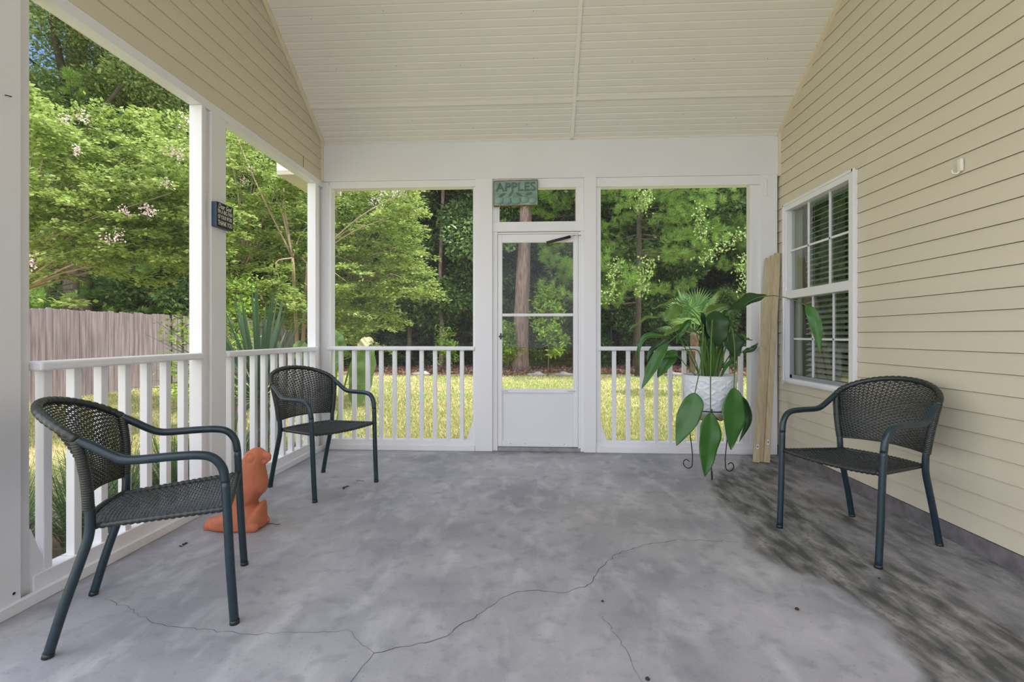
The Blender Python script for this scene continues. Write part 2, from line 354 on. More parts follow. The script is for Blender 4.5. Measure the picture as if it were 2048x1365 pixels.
siding(RW, XR, -1, WY0, WY1, ref, WZ0, ref); siding(RW, XR, -1, WY0, WY1, WZ1, HTOP, ref)
RW.box((XR+0.004, HY0, -0.3), (XR+0.14, WY0, HTOP)).box((XR+0.004, WY1, -0.3), (XR+0.14, 5.2, HTOP)).box((XR+0.004, WY0, -0.3), (XR+0.14, WY1, WZ0)).box((XR+0.004, WY0, WZ1), (XR+0.14, WY1, HTOP))
rw = struct(RW.build('wall_right', M['siding']))
struct(MB().box((XR-0.014, HY0, -0.3), (XR+0.01, 5.2, ref-0.004)).build('baseboard_right', mat('foundation_curb', srgb(112,108,110), 0.9, noise=0.3, scale=14, bump=0.3, bscale=40)))
# house volume behind the wall (room seen through the window)
struct(MB().box((XR+0.14, HY0, HTOP-0.1), (XR+7, 5.2, HTOP)).box((XR+0.14, 5.05, -0.3), (XR+7, 5.2, HTOP)).box((XR+6.9, HY0, -0.3), (XR+7, 5.2, HTOP)).build('wall_house', M['siding']))
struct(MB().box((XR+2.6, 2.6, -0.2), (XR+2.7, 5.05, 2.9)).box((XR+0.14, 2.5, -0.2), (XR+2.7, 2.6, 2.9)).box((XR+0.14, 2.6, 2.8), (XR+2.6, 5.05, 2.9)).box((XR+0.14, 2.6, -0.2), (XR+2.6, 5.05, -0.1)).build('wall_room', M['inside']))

# ---- window in the right wall
W = thing('window_6', 'white double hung house window with divided panes in the beige siding wall', 'window'); del W['label']; del W['category']; struct(W)
fw = 0.055
f = MB(); X0, X1 = XR-0.032, XR+0.05
f.box((X0, WY0, WZ0), (X1, WY0+fw, WZ1)).box((X0, WY1-0.03, WZ0), (X1, WY1, WZ1)).box((X0, WY0+fw, WZ1-fw), (X1, WY1-0.03, WZ1)).box((X0, WY0+fw, WZ0), (X1, WY1-0.03, WZ0+0.045))
f.box((X0-0.008, WY0-0.008, WZ0-0.008), (X0+0.006, WY0+0.012, WZ1+0.008)).box((X0-0.008, WY1-0.012, WZ0-0.008), (X0+0.006, WY1+0.008, WZ1+0.008)).box((X0-0.008, WY0, WZ1-0.012), (X0+0.006, WY1, WZ1+0.008))
f.box((X0+0.004, WY0+0.02, WZ0+0.012), (X0-0.014, WY1-0.02, WZ0+0.024))
f.build('window_frame', M['white'], W)
gy0, gy1 = WY0+fw, WY1-0.03
zm0, zm1 = 1.455, 1.525
MB().box((X0+0.006, gy0, zm0), (X1, gy1, zm1), 0.003).build('meeting_rail', M['white'], W)
# upper sash
us = MB().box((X0+0.014, gy0, zm1), (X1, gy0+0.012, WZ1-fw)).box((X0+0.014, gy1-0.012, zm1), (X1, gy1, WZ1-fw)).build('upper_sash', M['white'], W)
gx_ = XR+0.022
MB().box((gx_, gy0+0.01, zm1), (gx_+0.004, gy1-0.01, WZ1-fw)).build('glass', M['glass_win'], us)
mu = MB(); zc = (zm1+WZ1-fw)/2
for k in (1, 2): yy = gy0+(gy1-gy0)*k/3; mu.box((gx_-0.012, yy-0.008, zm1), (gx_-0.001, yy+0.008, WZ1-fw))
mu.box((gx_-0.012, gy0, zc-0.008), (gx_-0.001, gy1, zc+0.008)); mu.build('muntin', M['white'], us)
# lower sash set back behind a grey screen frame
ls = MB().box((XR+0.012, gy0, WZ0+0.045), (XR+0.03, gy0+0.02, zm0)).box((XR+0.012, gy1-0.035, WZ0+0.045), (XR+0.03, gy1, zm0)).box((XR+0.012, gy0, WZ0+0.045), (XR+0.03, gy1, WZ0+0.075)).build('lower_sash', M['sash_grey'], W)
gl_ = XR+0.038; lz0 = WZ0+0.075
MB().box((gl_, gy0+0.01, lz0-0.02), (gl_+0.004, gy1-0.02, zm0)).build('glass', M['glass_win'], ls)
mu = MB(); zc = (lz0+zm0)/2-0.02
for k in (1, 2): yy = gy0+(gy1-0.05-gy0)*k/3; mu.box((gl_-0.01, yy-0.008, lz0), (gl_-0.001, yy+0.008, zm0))
mu.box((gl_-0.01, gy0, zc-0.008), (gl_-0.001, gy1, zc+0.008)); mu.build('muntin', M['white'], ls)
# blind and curtain inside
B = thing('window_blind', 'white slatted blind hanging inside the divided house window', 'blind', (XR+0.12, (gy0+gy1)/2, WZ1))
sb = MB(); z = WZ1-0.06; by0, by1 = gy0+0.05, gy1-0.10
while z > WZ0+0.06:
    sb.obox((XR+0.12, (by0+by1)/2, z), Vector((math.cos(0.5),0,math.sin(0.5))), Vector((0,1,0)), Vector((-math.sin(0.5),0,math.cos(0.5))), 0.024, (by1-by0)/2, 0.0014); z -= 0.046
o = sb.build('slats', M['blind'], B); o.matrix_parent_inverse = Matrix.Translation(-Vector(B.location))
o = MB().box((XR+0.09, by0-0.01, WZ1-0.05), (XR+0.15, by1+0.01, WZ1+0.0), 0.004).build('headrail', M['blind'], B); o.matrix_parent_inverse = Matrix.Translation(-Vector(B.location))
for yy in (by0+0.15, by1-0.15):
    o = MB().box((XR+0.093, yy-0.0012, WZ0+0.06), (XR+0.095, yy+0.0012, WZ1-0.02)).build('cord', M['blind'], B); o.matrix_parent_inverse = Matrix.Translation(-Vector(B.location))
def curtain(y0, y1):
    V = []; n_ = 60
    for k in range(n_+1):
        yy = y0+(y1-y0)*k/n_; xx = XR+0.28+0.02*math.sin(k*0.9)
        V += [(xx, yy, 0.25), (xx, yy, 2.38), (xx+0.004, yy, 0.25), (xx+0.004, yy, 2.38)]
    F = []
    for k in range(n_): a_ = 4*k; F += [(a_, a_+4, a_+5, a_+1), (a_+2, a_+3, a_+7, a_+6)]
    return MB().add(V, F)
tag(curtain(3.70, 3.98).build('curtain', M['curtain'], None, True), 'pleated curtain inside the house window, behind its near panes', 'curtain', 'window curtains')
tag(curtain(4.26, 4.60).build('curtain', M['curtain'], None, True), 'pleated curtain inside the house window, behind its far panes', 'curtain', 'window curtains')

# ---- left gable wall above the beam, clipped by the roof slope
def clip_roof(o):
    bm = bmesh.new(); bm.from_mesh(o.data)
    for yq, sg in ((YB, 1), (2*RIDGE-YB, -1)):
        n_ = Vector((0, PITCH*sg, 1)).normalized()
        bmesh.ops.bisect_plane(bm, geom=bm.verts[:]+bm.edges[:]+bm.faces[:], plane_co=(0, yq, CZ), plane_no=n_, clear_outer=True)
    bm.to_mesh(o.data); bm.free()
LW = MB(); siding(LW, XL-0.010, 1, YR0, YB+0.02, 2.642, 5.1, 2.642, pitch=0.1055, out=0.007, gap=0.001); LW.box((XL-0.09, YR0, 2.64), (XL-0.016, YB+0.5, 5.1))
lw = LW.build('wall_left', M['siding']); clip_roof(lw); struct(lw)
MB().box((XL-0.002, 4.372, 2.65), (XL+0.0008, 4.3745, 2.745)).build('siding_crack', M['dark'], lw)
# corner channels
jm = mat('vinyl_channel', srgb(226,216,190), 0.5)
struct(MB().box((XL-0.01, YB-0.028, 2.64), (XL+0.012, YB-0.004, CZ)).build('trim_1', jm))
struct(MB().box((XR-0.022, YB-0.03, 2.62), (XR+0.0, YB-0.004, CZ)).build('trim_2', jm))
def rake(x0, x1, drop, m_):
    return MB().add([(x0, YB, CZ-drop), (x1, YB, CZ-drop), (x1, RIDGE, ceil_z(RIDGE)-drop), (x0, RIDGE, ceil_z(RIDGE)-drop), (x0, YB, CZ), (x1, YB, CZ), (x1, RIDGE, ceil_z(RIDGE)), (x0, RIDGE, ceil_z(RIDGE))],
                    [(3,2,1,0),(4,5,6,7),(0,1,5,4),(1,2,6,5),(2,3,7,6),(3,0,4,7)])
struct(rake(XL-0.004, XL+0.026, 0.022, jm).build('trim_3', jm)); struct(rake(XR-0.034, XR-0.0, 0.022, jm).build('trim_4', jm))
# ---- ceiling: ribbed vinyl panels on the slope (real grooves), roof deck above
CE = MB(); sl_len = (YB-RIDGE)*math.hypot(1, PITCH); rib = 0.0635; n_r = int(sl_len/rib)+1
uy, uz = -1/math.hypot(1, PITCH), PITCH/math.hypot(1, PITCH); nyv, nzv = uz, -uy     # slope direction; outward-up normal
def cpt(x_, s_, o_): return (x_, YB+uy*s_+nyv*o_*1.0, CZ+uz*s_+nzv*o_)
for k in range(n_r):
    s0 = k*rib; s1 = min(s0+rib, sl_len); g = 0.008
    if s1-s0 < 0.02: continue
    V = [cpt(XL-0.02, s0, 0.005), cpt(XR, s0, 0.005), cpt(XR, s0+g, 0.0), cpt(XL-0.02, s0+g, 0.0), cpt(XR, s1-g, 0.0), cpt(XL-0.02, s1-g, 0.0), cpt(XR, s1, 0.005), cpt(XL-0.02, s1, 0.005)]
    CE.add(V, [(0,1,2,3), (3,2,4,5), (5,4,6,7)])
ce = CE.build('ceiling', M['ceiling']); struct(ce)
RF = MB()
def slope_slab(ya, yb, o0, o1, x0, x1):
    sg = 1 if ya >= RIDGE and yb >= RIDGE else -1
    za, zb = ceil_z(ya), ceil_z(yb)
    return [(x0, ya, za+o0), (x1, ya, za+o0), (x1, yb, zb+o0), (x0, yb, zb+o0), (x0, ya, za+o1), (x1, ya, za+o1), (x1, yb, zb+o1), (x0, yb, zb+o1)]
BF = [(3,2,1,0),(4,5,6,7),(0,1,5,4),(1,2,6,5),(2,3,7,6),(3,0,4,7)]
RF.add(slope_slab(RIDGE, YB+0.45, 0.02, 0.16, XL-0.32, XR), BF); RF.add(slope_slab(YR0, RIDGE, 0.0, 0.16, XL-0.32, XR), BF)
struct(RF.build('ceiling', M['ceiling']))
# battens on the ceiling
s_b = (YB-4.452)*math.hypot(1, PITCH)
def batten(x0, x1, s0, s1):
    V = [cpt(x0, s0, -0.001), cpt(x1, s0, -0.001), cpt(x1, s1, -0.001), cpt(x0, s1, -0.001), cpt(x0, s0, -0.013), cpt(x1, s0, -0.013), cpt(x1, s1, -0.013), cpt(x0, s1, -0.013)]
    return MB().add(V, [(0,1,2,3),(7,6,5,4),(4,5,1,0),(5,6,2,1),(6,7,3,2),(7,4,0,3)])
struct(batten(0.312, 0.345, 0.0, sl_len).build('trim_5', M['batten']))
struct(batten(XL, 0.312, s_b-0.019, s_b+0.019).build('trim_6', M['batten'])); struct(batten(0.345, XR, s_b-0.019+0.02, s_b+0.019+0.02).build('trim_7', M['batten']))
struct(batten(XL, XR, 0.0, 0.016).build('trim_8', M['batten']))
# fine screw heads on the ceiling
sc = MB()
for xx in (-1.75, -1.2, -0.62, -0.05, 0.75, 1.3, 1.85):
    for s_ in (0.18, 0.75, 1.15, 1.5):
        c_ = cpt(xx+random.uniform(-.05,.05), s_+random.uniform(-.05,.05), -0.0015); sc.add([(c_[0]-0.004, c_[1], c_[2]-0.002), (c_[0]+0.004, c_[1], c_[2]-0.002), (c_[0], c_[1]-0.005, c_[2]+0.002)], [(0,1,2)])
o = sc.build('screw_heads', M['dark'], ce); o['kind'] = 'stuff'

# ---- beams and posts
XO = XL-0.086
struct(MB().box((XO, YR0, 2.585), (XL-0.002, YB+0.12, 2.642), 0.003).build('trim_9', M['white']))
struct(MB().box((XL+0.001, YB-0.004, 2.64), (XR-0.02, YB+0.12, CZ+0.02)).build('wall_back', M['white2']))
def post(name, boxes):
    p = MB()
    for b_ in boxes: p.box(b_[0], b_[1], 0.004)
    return struct(p.build(name, M['white']))
Z1 = 2.585
post('trim_10', [((XO, 1.64, 0), (XL, 1.925, Z1)), ((XO+0.001, 1.922, 0.0), (XL-0.03, 1.985, Z1)), ])
post('trim_11', [((XO, 3.020, 0), (XL-0.002, 3.058, Z1)), ((XO+0.003, 3.054, 0), (XL-0.020, 3.112, Z1)), ((XO, 3.108, 0), (XL, 3.262, Z1))])
post('trim_12', [((XO, 4.630, 0), (XL-0.004, 4.70, Z1)), ((XO+0.002, 4.697, 0), (XL-0.03, YB+0.12, Z1))])
YF = YB+0.004
post('trim_13', [((XL-0.03, YF+0.01, 0), (-2.058, YB+0.12, 2.64)), ((-2.060, YF, 0), (-2.032, YB+0.101, 2.601))])
post('trim_14', [((-0.606, YF-0.012, 0.0), (-0.435, YB+0.12, 2.645)), ((-0.616-0.012, YF+0.012, 0.0), (-0.604, YB+0.108, 2.573)), ((-0.437, YF+0.014, 0), (-0.388, YB+0.103, 2.60))])
post('trim_15', [((0.446, YF-0.012, 0.0), (0.562, YB+0.12, 2.645)), ((0.412, YF+0.014, 0.0), (0.448, YB+0.103, 2.60)), ((0.560, YF+0.012, 0.0), (0.608, YB+0.108, 2.552))])
p16 = post('trim_16', [((2.012, YF+0.013, 0.0), (2.098, YB+0.108, 2.552)), ((2.096, YF-0.004, 0.0), (2.255, YB+0.12, 2.645))])
MB().box((2.128, YF-0.010, 2.435), (2.156, YF+0.0, 2.60)).box((2.160, YF-0.009, 2.442), (2.185, YF+0.0, 2.60)).build('wood_block', M['white'], p16)
# head rails under the header
struct(MB().box((-2.056, YF+0.008, 2.575), (-0.604, YB+0.112, 2.643), 0.003).box((0.560, YF+0.008, 2.553), (2.098, YB+0.112, 2.643), 0.003).box((-0.437, YF+0.010, 2.555), (0.448, YB+0.099, 2.643), 0.003).build('trim_17', M['white']))
# transom frame above the door
struct(MB().box((-0.436, YF+0.006, 2.13), (0.447, YB+0.098, 2.225), 0.003).box((-0.392, YF+0.018, 2.222), (-0.372, YB+0.09, 2.558), 0.002).box((0.369, YF+0.018, 2.222), (0.416, YB+0.09, 2.558), 0.002).build('trim_18', M['white']))
# kick boards and base plates
def kick_back(x0, x1, nm):
    struct(MB().box((x0, YB+0.014, 0.0), (x1, YB+0.10, 0.100), 0.004).box((x0+0.001, YB-0.010, 0.0), (x1-0.001, YB+0.012, 0.052), 0.003).build(nm, M['white']))
kick_back(-2.058, -0.607, 'baseboard_back'); kick_back(0.563, 2.095, 'baseboard_back')
def kick_left(y0, y1):
    struct(MB().box((XO, y0, 0.0), (XL-0.008, y1, 0.112), 0.004).build('baseboard_left', M['white']))
kick_left(1.98, 3.03); kick_left(3.262, 4.64)
struct(MB().box((XL-0.01, 1.2, 0.0), (XL+0.016, YB, 0.048), 0.003).build('baseboard_left', M['white']))

# ---- railings
def railing_left(y0, y1, ys, label, brackets):
    T = thing('porch_railing', label, 'railing', (XL-0.03, (y0+y1)/2, 0)); off = Matrix.Translation(-Vector(T.location))
    o = MB().box((XL-0.075, y0, 0.976), (XL+0.022, y1, 1.016), 0.009).build('top_rail', M['white'], T); o.matrix_parent_inverse = off
    for yy in ys:
        o = MB().box((XL-0.060, yy-0.019, 0.108), (XL-0.018, yy+0.019, 0.978), 0.003).build('baluster', M['white'], T); o.matrix_parent_inverse = off
    for (yb, sg) in brackets:
        o = MB().add([(XL-0.058,yb,0.112),(XL-0.02,yb,0.112),(XL-0.02,yb+sg*0.07,0.112),(XL-0.058,yb+sg*0.07,0.112),(XL-0.058,yb,0.31),(XL-0.02,yb,0.31)],
                     [(0,1,2,3),(0,4,5,1),(3,2,5,4),(0,3,4),(1,5,2)]).build('bracket', M['white'], T); o.matrix_parent_inverse = off
    return T
railing_left(1.986, 3.018, [2.053+0.1415*k for k in range(7)], 'white porch railing on the left, in the near bay beside the closest chair', [(1.98, 1)])
ysl = [onX(px_, 740, XL-0.04).y for px_ in (460, 484, 507, 528, 547.5, 564.6, 582, 598, 613)]
railing_left(3.263, 4.640, ysl, 'white porch railing in the far left bay, between the sign post and the corner', [])
def railing_back(x0, x1, xs, label, brackets):
    T = thing('porch_railing', label, 'railing', ((x0+x1)/2, YB+0.04, 0)); off = Matrix.Translation(-Vector(T.location))
    o = MB().box((x0, YB-0.018, 0.978), (x1, YB+0.075, 1.016), 0.009).build('top_rail', M['white'], T); o.matrix_parent_inverse = off
    for xx in xs:
        o = MB().box((xx-0.019, YB+0.020, 0.096), (xx+0.019, YB+0.058, 0.980), 0.003).build('baluster', M['white'], T); o.matrix_parent_inverse = off
    for (xb, sg) in brackets:
        o = MB().add([(xb,YB+0.02,0.10),(xb+sg*0.065,YB+0.02,0.10),(xb+sg*0.065,YB+0.058,0.10),(xb,YB+0.058,0.10),(xb,YB+0.02,0.29),(xb,YB+0.058,0.29)],
                     [(0,3,2,1),(0,4,5,3),(1,2,5,4),(0,1,4),(3,5,2)]).build('bracket', M['white'], T); o.matrix_parent_inverse = off
    return T
railing_back(-2.068, -0.606, [onY(682+26.9*k, 740, YB+0.04).x for k in range(10)], 'white porch railing in the back wall, left of the screen door', [(-0.628, -1)])
railing_back(0.58, 2.06, [onY(px_, 740, YB+0.04).x for px_ in (1228, 1256, 1284, 1312, 1340, 1368, 1396, 1424, 1453, 1481)], 'white porch railing in the back wall, right of the screen door behind the plant', [(0.608, 1), (2.012, -1)])

# ---- screens (insect mesh in the openings)
def pane(name, V): return MB().add(V, [(0,1,2,3)]).build(name, M['screen'])
XS, YS = XO+0.012, YB+0.098
struct(pane('window_1', [(XS,1.98,0.11),(XS,3.03,0.11),(XS,3.03,2.59),(XS,1.98,2.59)])); struct(pane('window_2', [(XS,3.25,0.11),(XS,4.64,0.11),(XS,4.64,2.59),(XS,3.25,2.59)]))
struct(pane('window_3', [(-2.035,YS,0.1),(-0.61,YS,0.1),(-0.61,YS,2.58),(-2.035,YS,2.58)])); struct(pane('window_4', [(0.60,YS,0.1),(2.02,YS,0.1),(2.02,YS,2.56),(0.60,YS,2.56)]))
struct(pane('window_5', [(-0.38,YS-0.01,2.22),(0.38,YS-0.01,2.22),(0.38,YS-0.01,2.56),(-0.38,YS-0.01,2.56)]))

# ---- screen door
D = thing('door_1', 'd', 'door', (0.01, YB+0.03, 0)); del D['label']; del D['category']; struct(D); off = Matrix.Translation(-Vector(D.location))
dx0, dx1, dz0, dz1 = -0.385, 0.390, 0.045, 2.105; yd0, yd1 = YB+0.020, YB+0.052
gxl, gxr = -0.343, 0.345
def dp(mb, n, m_, par=D, smooth=False):
    o = mb.build(n, m_, None, smooth); o.parent = par
    if par is D: o.matrix_parent_inverse = off
    return o
dp(MB().box((dx0, yd0, dz0), (gxl, yd1, dz1), 0.003).box((gxr, yd0, dz0), (dx1, yd1, dz1), 0.003).box((gxl, yd0, 2.027), (gxr, yd1, dz1), 0.003).box((gxl, yd0, dz0), (gxr, yd1, 0.103), 0.003).box((gxl, yd0, 0.566), (gxr, yd1, 0.604), 0.003), 'door_frame', M['white'])
dp(MB().box((0.392, yd0-0.004, 0.03), (0.414, yd1, 2.115), 0.002).box((dx0-0.004, yd0+0.002, 2.108), (0.414, yd1, 2.122), 0.001), 'hinge_rail', M['white'])
dp(MB().box((gxl, yd0+0.012, 0.10), (gxr, yd1-0.008, 0.57)), 'kick_panel', M['white2'])
dp(MB().box((gxl+0.008, yd0+0.008, 0.11), (gxr-0.008, yd0+0.013, 0.114)).box((gxl+0.008, yd0+0.008, 0.556), (gxr-0.008, yd0+0.013, 0.560)).box((gxl+0.006, yd0+0.008, 0.11), (gxl+0.010, yd0+0.013, 0.56)).box((gxr-0.010, yd0+0.008, 0.11), (gxr-0.006, yd0+0.013, 0.56)), 'panel_bead', M['white'])
dp(MB().box((gxl, yd0+0.004, 1.309), (gxr, yd1-0.004, 1.336), 0.003), 'glass_divider', M['white'])
dp(MB().box((gxl, yd0+0.016, 1.33), (gxr, yd0+0.019, 2.03)), 'glass_pane', M['glass'])
dp(MB().box((gxl, yd0+0.022, 0.60), (gxr, yd0+0.025, 1.312)), 'glass_pane', M['glass'])
for (a_, b_) in ((gxl-0.01, gxl+0.055), (gxr-0.055, gxr+0.02)): dp(MB().box((a_, yd0-0.003, 0.578), (b_, yd0+0.002, 0.590), 0.001), 'pane_clip', M['steel'])
dp(MB().box((gxl-0.02, yd0-0.010, 1.085), (gxl-0.006, yd0, 1.145), 0.002).box((gxl-0.03, yd0-0.035, 1.106), (gxl+0.028, yd0-0.020, 1.122), 0.003).box((gxl-0.016, yd0-0.022, 1.108), (gxl-0.008, yd0, 1.120)), 'handle', M['black'])
cl = dp(MB().tube([onY(1093, 486, YB-0.035), onY(1141, 473.5, YB-0.035)], 0.014, 14), 'door_closer', M['black'], smooth=True)
dp(MB().tube([onY(1141, 473.5, YB-0.035), onY(1150, 471, YB-0.035)], 0.005, 8).tube([onY(1150, 471, YB-0.035), onY(1161, 471, YB-0.03), Vector((0.415, YB-0.01, 2.085))], 0.004, 8), 'closer_rod', M['steel'], smooth=True)
for xx in (-0.26, -0.115, 0.115, 0.26): dp(MB().box((xx-0.003, yd0-0.002, 0.070), (xx+0.003, yd0+0.001, 0.076)), 'screw', M['dark'])
struct(MB().box((-0.39, YB+0.015, 0.0), (0.415, YB+0.09, 0.036), 0.003).build('trim_19', mat('door_sill', srgb(150,148,152), 0.8, noise=0.2, scale=12)))

# ---- exterior cornice return at the far left corner
struct(MB().box((-2.43, 4.50, 2.66), (-2.20, 5.15, 2.90)).build('trim_20', M['white'])); struct(MB().box((-2.43, 4.50, 2.625), (-2.20, 5.15, 2.658)).build('trim_21', M['siding']))

# ---- small marks on the posts
tag(MB().tube([(XL+0.022, 1.862, 2.078), (XL-0.002, 1.862, 2.084)], 0.0022, 6).lathe([(0.005,0),(0.005,0.002)], (XL+0.022,1.862,2.077), 8, True, True).build('nail', M['iron']), 'bent dark nail in the white post at the left edge', 'nail')
kn = tag(MB().tube([(XL-0.002,1.895,0.083),(XL+0.0012,1.895,0.083)], 0.006, 10).build('screw', M['dark']), 'dark screw hole low on the white post at the left edge', 'screw')

# ---- siding hook
hk = MB().box((XR-0.026, 2.755, 2.005), (XR-0.010, 2.785, 2.072), 0.004).tube([(XR-0.018,2.77,2.01),(XR-0.030,2.775,1.995),(XR-0.044,2.785,2.000),(XR-0.046,2.79,2.02)], 0.005, 8)
tag(hk.build('siding_hook', mat('hook_plastic', srgb(226,222,206), 0.5), None, True), 'small cream plastic hook clipped on the beige siding right of the window', 'hook')

# ------------------------------------------------------------------ text helper
def text_mesh(body, size, ext, shear=0.0, sx=1.0):
    cu = bpy.data.curves.new('t', 'FONT'); cu.body = body; cu.size = size; cu.extrude = ext; cu.shear = shear; cu.align_x = 'CENTER'; cu.align_y = 'CENTER'; cu.offset = size*0.012; cu.resolution_u = 3
    ob = bpy.data.objects.new('t', cu); COL.objects.link(ob); dg = bpy.context.evaluated_depsgraph_get(); dg.update()
    me = bpy.data.meshes.new_from_object(ob.evaluated_get(dg)); bpy.data.objects.remove(ob); 
    xs = [v.co.x for v in me.vertices]; w_ = max(xs)-min(xs); c_ = (max(xs)+min(xs))/2
    V = [((v.co.x-c_)*sx, v.co.y, v.co.z) for v in me.vertices]; F = [tuple(p.vertices) for p in me.polygons]; bpy.data.meshes.remove(me)
    return V, F, w_*sx
# Dear God sign on the post (front faces +X)
SY0, SY1, SZ0, SZ1, SX0, SX1 = 3.107, 3.280, 1.836, 1.998, XL+0.0, XL+0.036
sg = thing('wall_sign', 'small black box sign with white lettering on the left middle post', 'sign', (SX0, (SY0+SY1)/2, SZ0)); off = Matrix.Translation(-Vector(sg.location))
o = MB().box((SX0, SY0, SZ0), (SX1, SY1, SZ1), 0.002).build('sign_box', M['sign_side'], sg); o.matrix_parent_inverse = off
o = MB().box((SX1, SY0+0.001, SZ0+0.001), (SX1+0.001, SY1-0.001, SZ1-0.001)).build('sign_face', M['sign_black'], sg); o.matrix_parent_inverse = off
for body, zc, hh, wd, sh in (('Dear God', 1.973, 0.036, 0.140, 0.35), ("I'M A BIG FAN", 1.938, 0.030, 0.150, 0), ('OF YOUR WORK', 1.903, 0.030, 0.150, 0), ('THANK YOU', 1.864, 0.036, 0.150, 0)):
    V, F, w_ = text_mesh(body, hh*1.25, 0.0004, sh)
    k_ = wd/w_; V = [(SX1+0.0015+z_*0.5, (SY0+SY1)/2+x_*k_, zc+y_) for x_, y_, z_ in V]
    o = MB().add(V, F).build('lettering', M['sign_white'], sg); o.matrix_parent_inverse = off
# APPLES sign
ap = thing('metal_sign', 'weathered green embossed metal sign with apples above the screen door', 'sign', (-0.208, YB-0.03, 2.37), 0); ap.rotation_euler = (0, math.radians(-0.6), 0)
aw, ah = 0.422, 0.245
MB().box((-aw/2, 0.0, 0), (aw/2, 0.008, ah), 0.004).build('sign_plate', M['verdigris'], ap)
MB().box((-aw/2-0.002, -0.003, -0.006), (aw/2+0.002, 0.009, 0.006), 0.002).box((-aw/2-0.002, -0.002, ah-0.006), (aw/2+0.002, 0.009, ah+0.002), 0.002).box((-aw/2-0.003, -0.002, 0), (-aw/2+0.003, 0.009, ah), 0.002).box((aw/2-0.003, -0.002, 0), (aw/2+0.003, 0.009, ah), 0.002).build('sign_rim', M['rust'], ap)
V, F, w_ = text_mesh('APPLES', 0.105, 0.004); k_ = 0.385/w_
MB().add([(x_*k_, -0.004-z_, 0.178+y_*1.1) for x_, y_, z_ in V], [tuple(reversed(q)) for q in F]).build('lettering', M['verdigris_dark'], ap)
for k, (ax, az, ar) in enumerate(((-0.160, 0.052, 0.042), (-0.082, 0.048, 0.040), (0.0, 0.052, 0.045), (0.085, 0.060, 0.040), (0.160, 0.050, 0.038))):
    bm = bmesh.new(); bmesh.ops.create_uvsphere(bm, u_segments=20, v_segments=12, radius=1)
    for v in bm.verts:
        rr = math.hypot(v.co.x, v.co.y); dz = -0.22*math.exp(-(rr/0.35)**2) if v.co.z > 0 else 0.1*math.exp(-(rr/0.3)**2)
        v.co = Vector((ax+v.co.x*ar, -0.001+v.co.y*ar*0.45, az+(v.co.z+dz)*ar*0.95))
    bm.verts.index_update(); mb = MB().add([v.co for v in bm.verts], [[v.index for v in f_.verts] for f_ in bm.faces]); bm.free(); mb.build('apple_relief', M['verdigris'], ap, True)
for ax, az, rr in ((-0.13, 0.105, 0.5), (-0.05, 0.112, 0.9), (0.03, 0.108, -0.5), (0.125, 0.112, 0.3)):
    ca, sa = math.cos(rr), math.sin(rr); P = [(-0.035,0),(-0.01,0.012),(0.02,0.010),(0.04,0),(0.02,-0.010),(-0.01,-0.012)]
    V = [(ax+p[0]*ca-p[1]*sa, -0.006, az+p[0]*sa+p[1]*ca) for p in P]+[(ax+p[0]*ca-p[1]*sa, 0.0, az+p[0]*sa+p[1]*ca) for p in P]
    MB().add(V, [tuple(range(6)), tuple(range(11,5,-1))]+[(i, i+6, (i+1) % 6+6, (i+1) % 6) for i in range(6)]).build('leaf_relief', M['verdigris_dark'], ap)

# ------------------------------------------------------------------ chairs
def ribbon(mb, pts, nrms, wd, th, wdirs):
    """flat strand: pts centre, nrms surface normal, wdirs direction of its width"""
    V = []; F = []
    for p, n_, d_ in zip(pts, nrms, wdirs):
        V += [p-d_*wd/2, p-d_*wd*0.25+n_*th, p+d_*wd*0.25+n_*th, p+d_*wd/2, p+d_*wd*0.25-n_*th, p-d_*wd*0.25-n_*th]
    m_ = len(pts)
    for i in range(m_-1):
        for k in range(6): F.append((i*6+k, i*6+(k+1) % 6, (i+1)*6+(k+1) % 6, (i+1)*6+k))
    mb.add(V, F)
def wrapped(path, r, pitch=0.009, amp=1.0):
    """tube wound with flat strand: small ridges"""
    P = []; R_ = []; acc = 0
    for a_, b_ in zip(path[:-1], path[1:]):
        L_ = (b_-a_).length; n_ = max(1, int(L_/(pitch/3)))
        for k in range(n_): P.append(a_.lerp(b_, k/n_))
    P.append(path[-1])
    for i in range(len(P)): R_.append(r+(0.0016, 0.0018, -0.0016)[i % 3]*(1.0 if pitch > 0.012 else 0.8))
    return P, R_
def back_pt(c, v):
    ph = c*PI/2
    T = Vector((0.270*math.sin(ph), -0.209-0.180*abs(math.cos(ph))**1.2, 0.760+0.110*math.cos(ph)))
    Bt = Vector((0.232*c, -0.186-0.052*(1-c*c), 0.505+0.010*(1-c*c)))
    p = Bt.lerp(T, v); p.y += 0.040*math.sin(v*PI)*(1-c*c*0.8); return p
def seat_pt(a_, b_):      # a: -1..1 across, b: 0 front .. 1 rear
    wf, wr = 0.262, 0.205
    w_ = wf+(wr-wf)*b_
    y_ = 0.250+(-0.190-0.250)*b_ - 0.035*b_*(1-a_*a_)
    z_ = 0.452-0.020*b_ - 0.018*math.sin(PI*min(1, b_*1.0))*(1-a_*a_) - 0.014*(1-a_*a_)*(1-b_)
    return Vector((a_*w_, y_, z_))
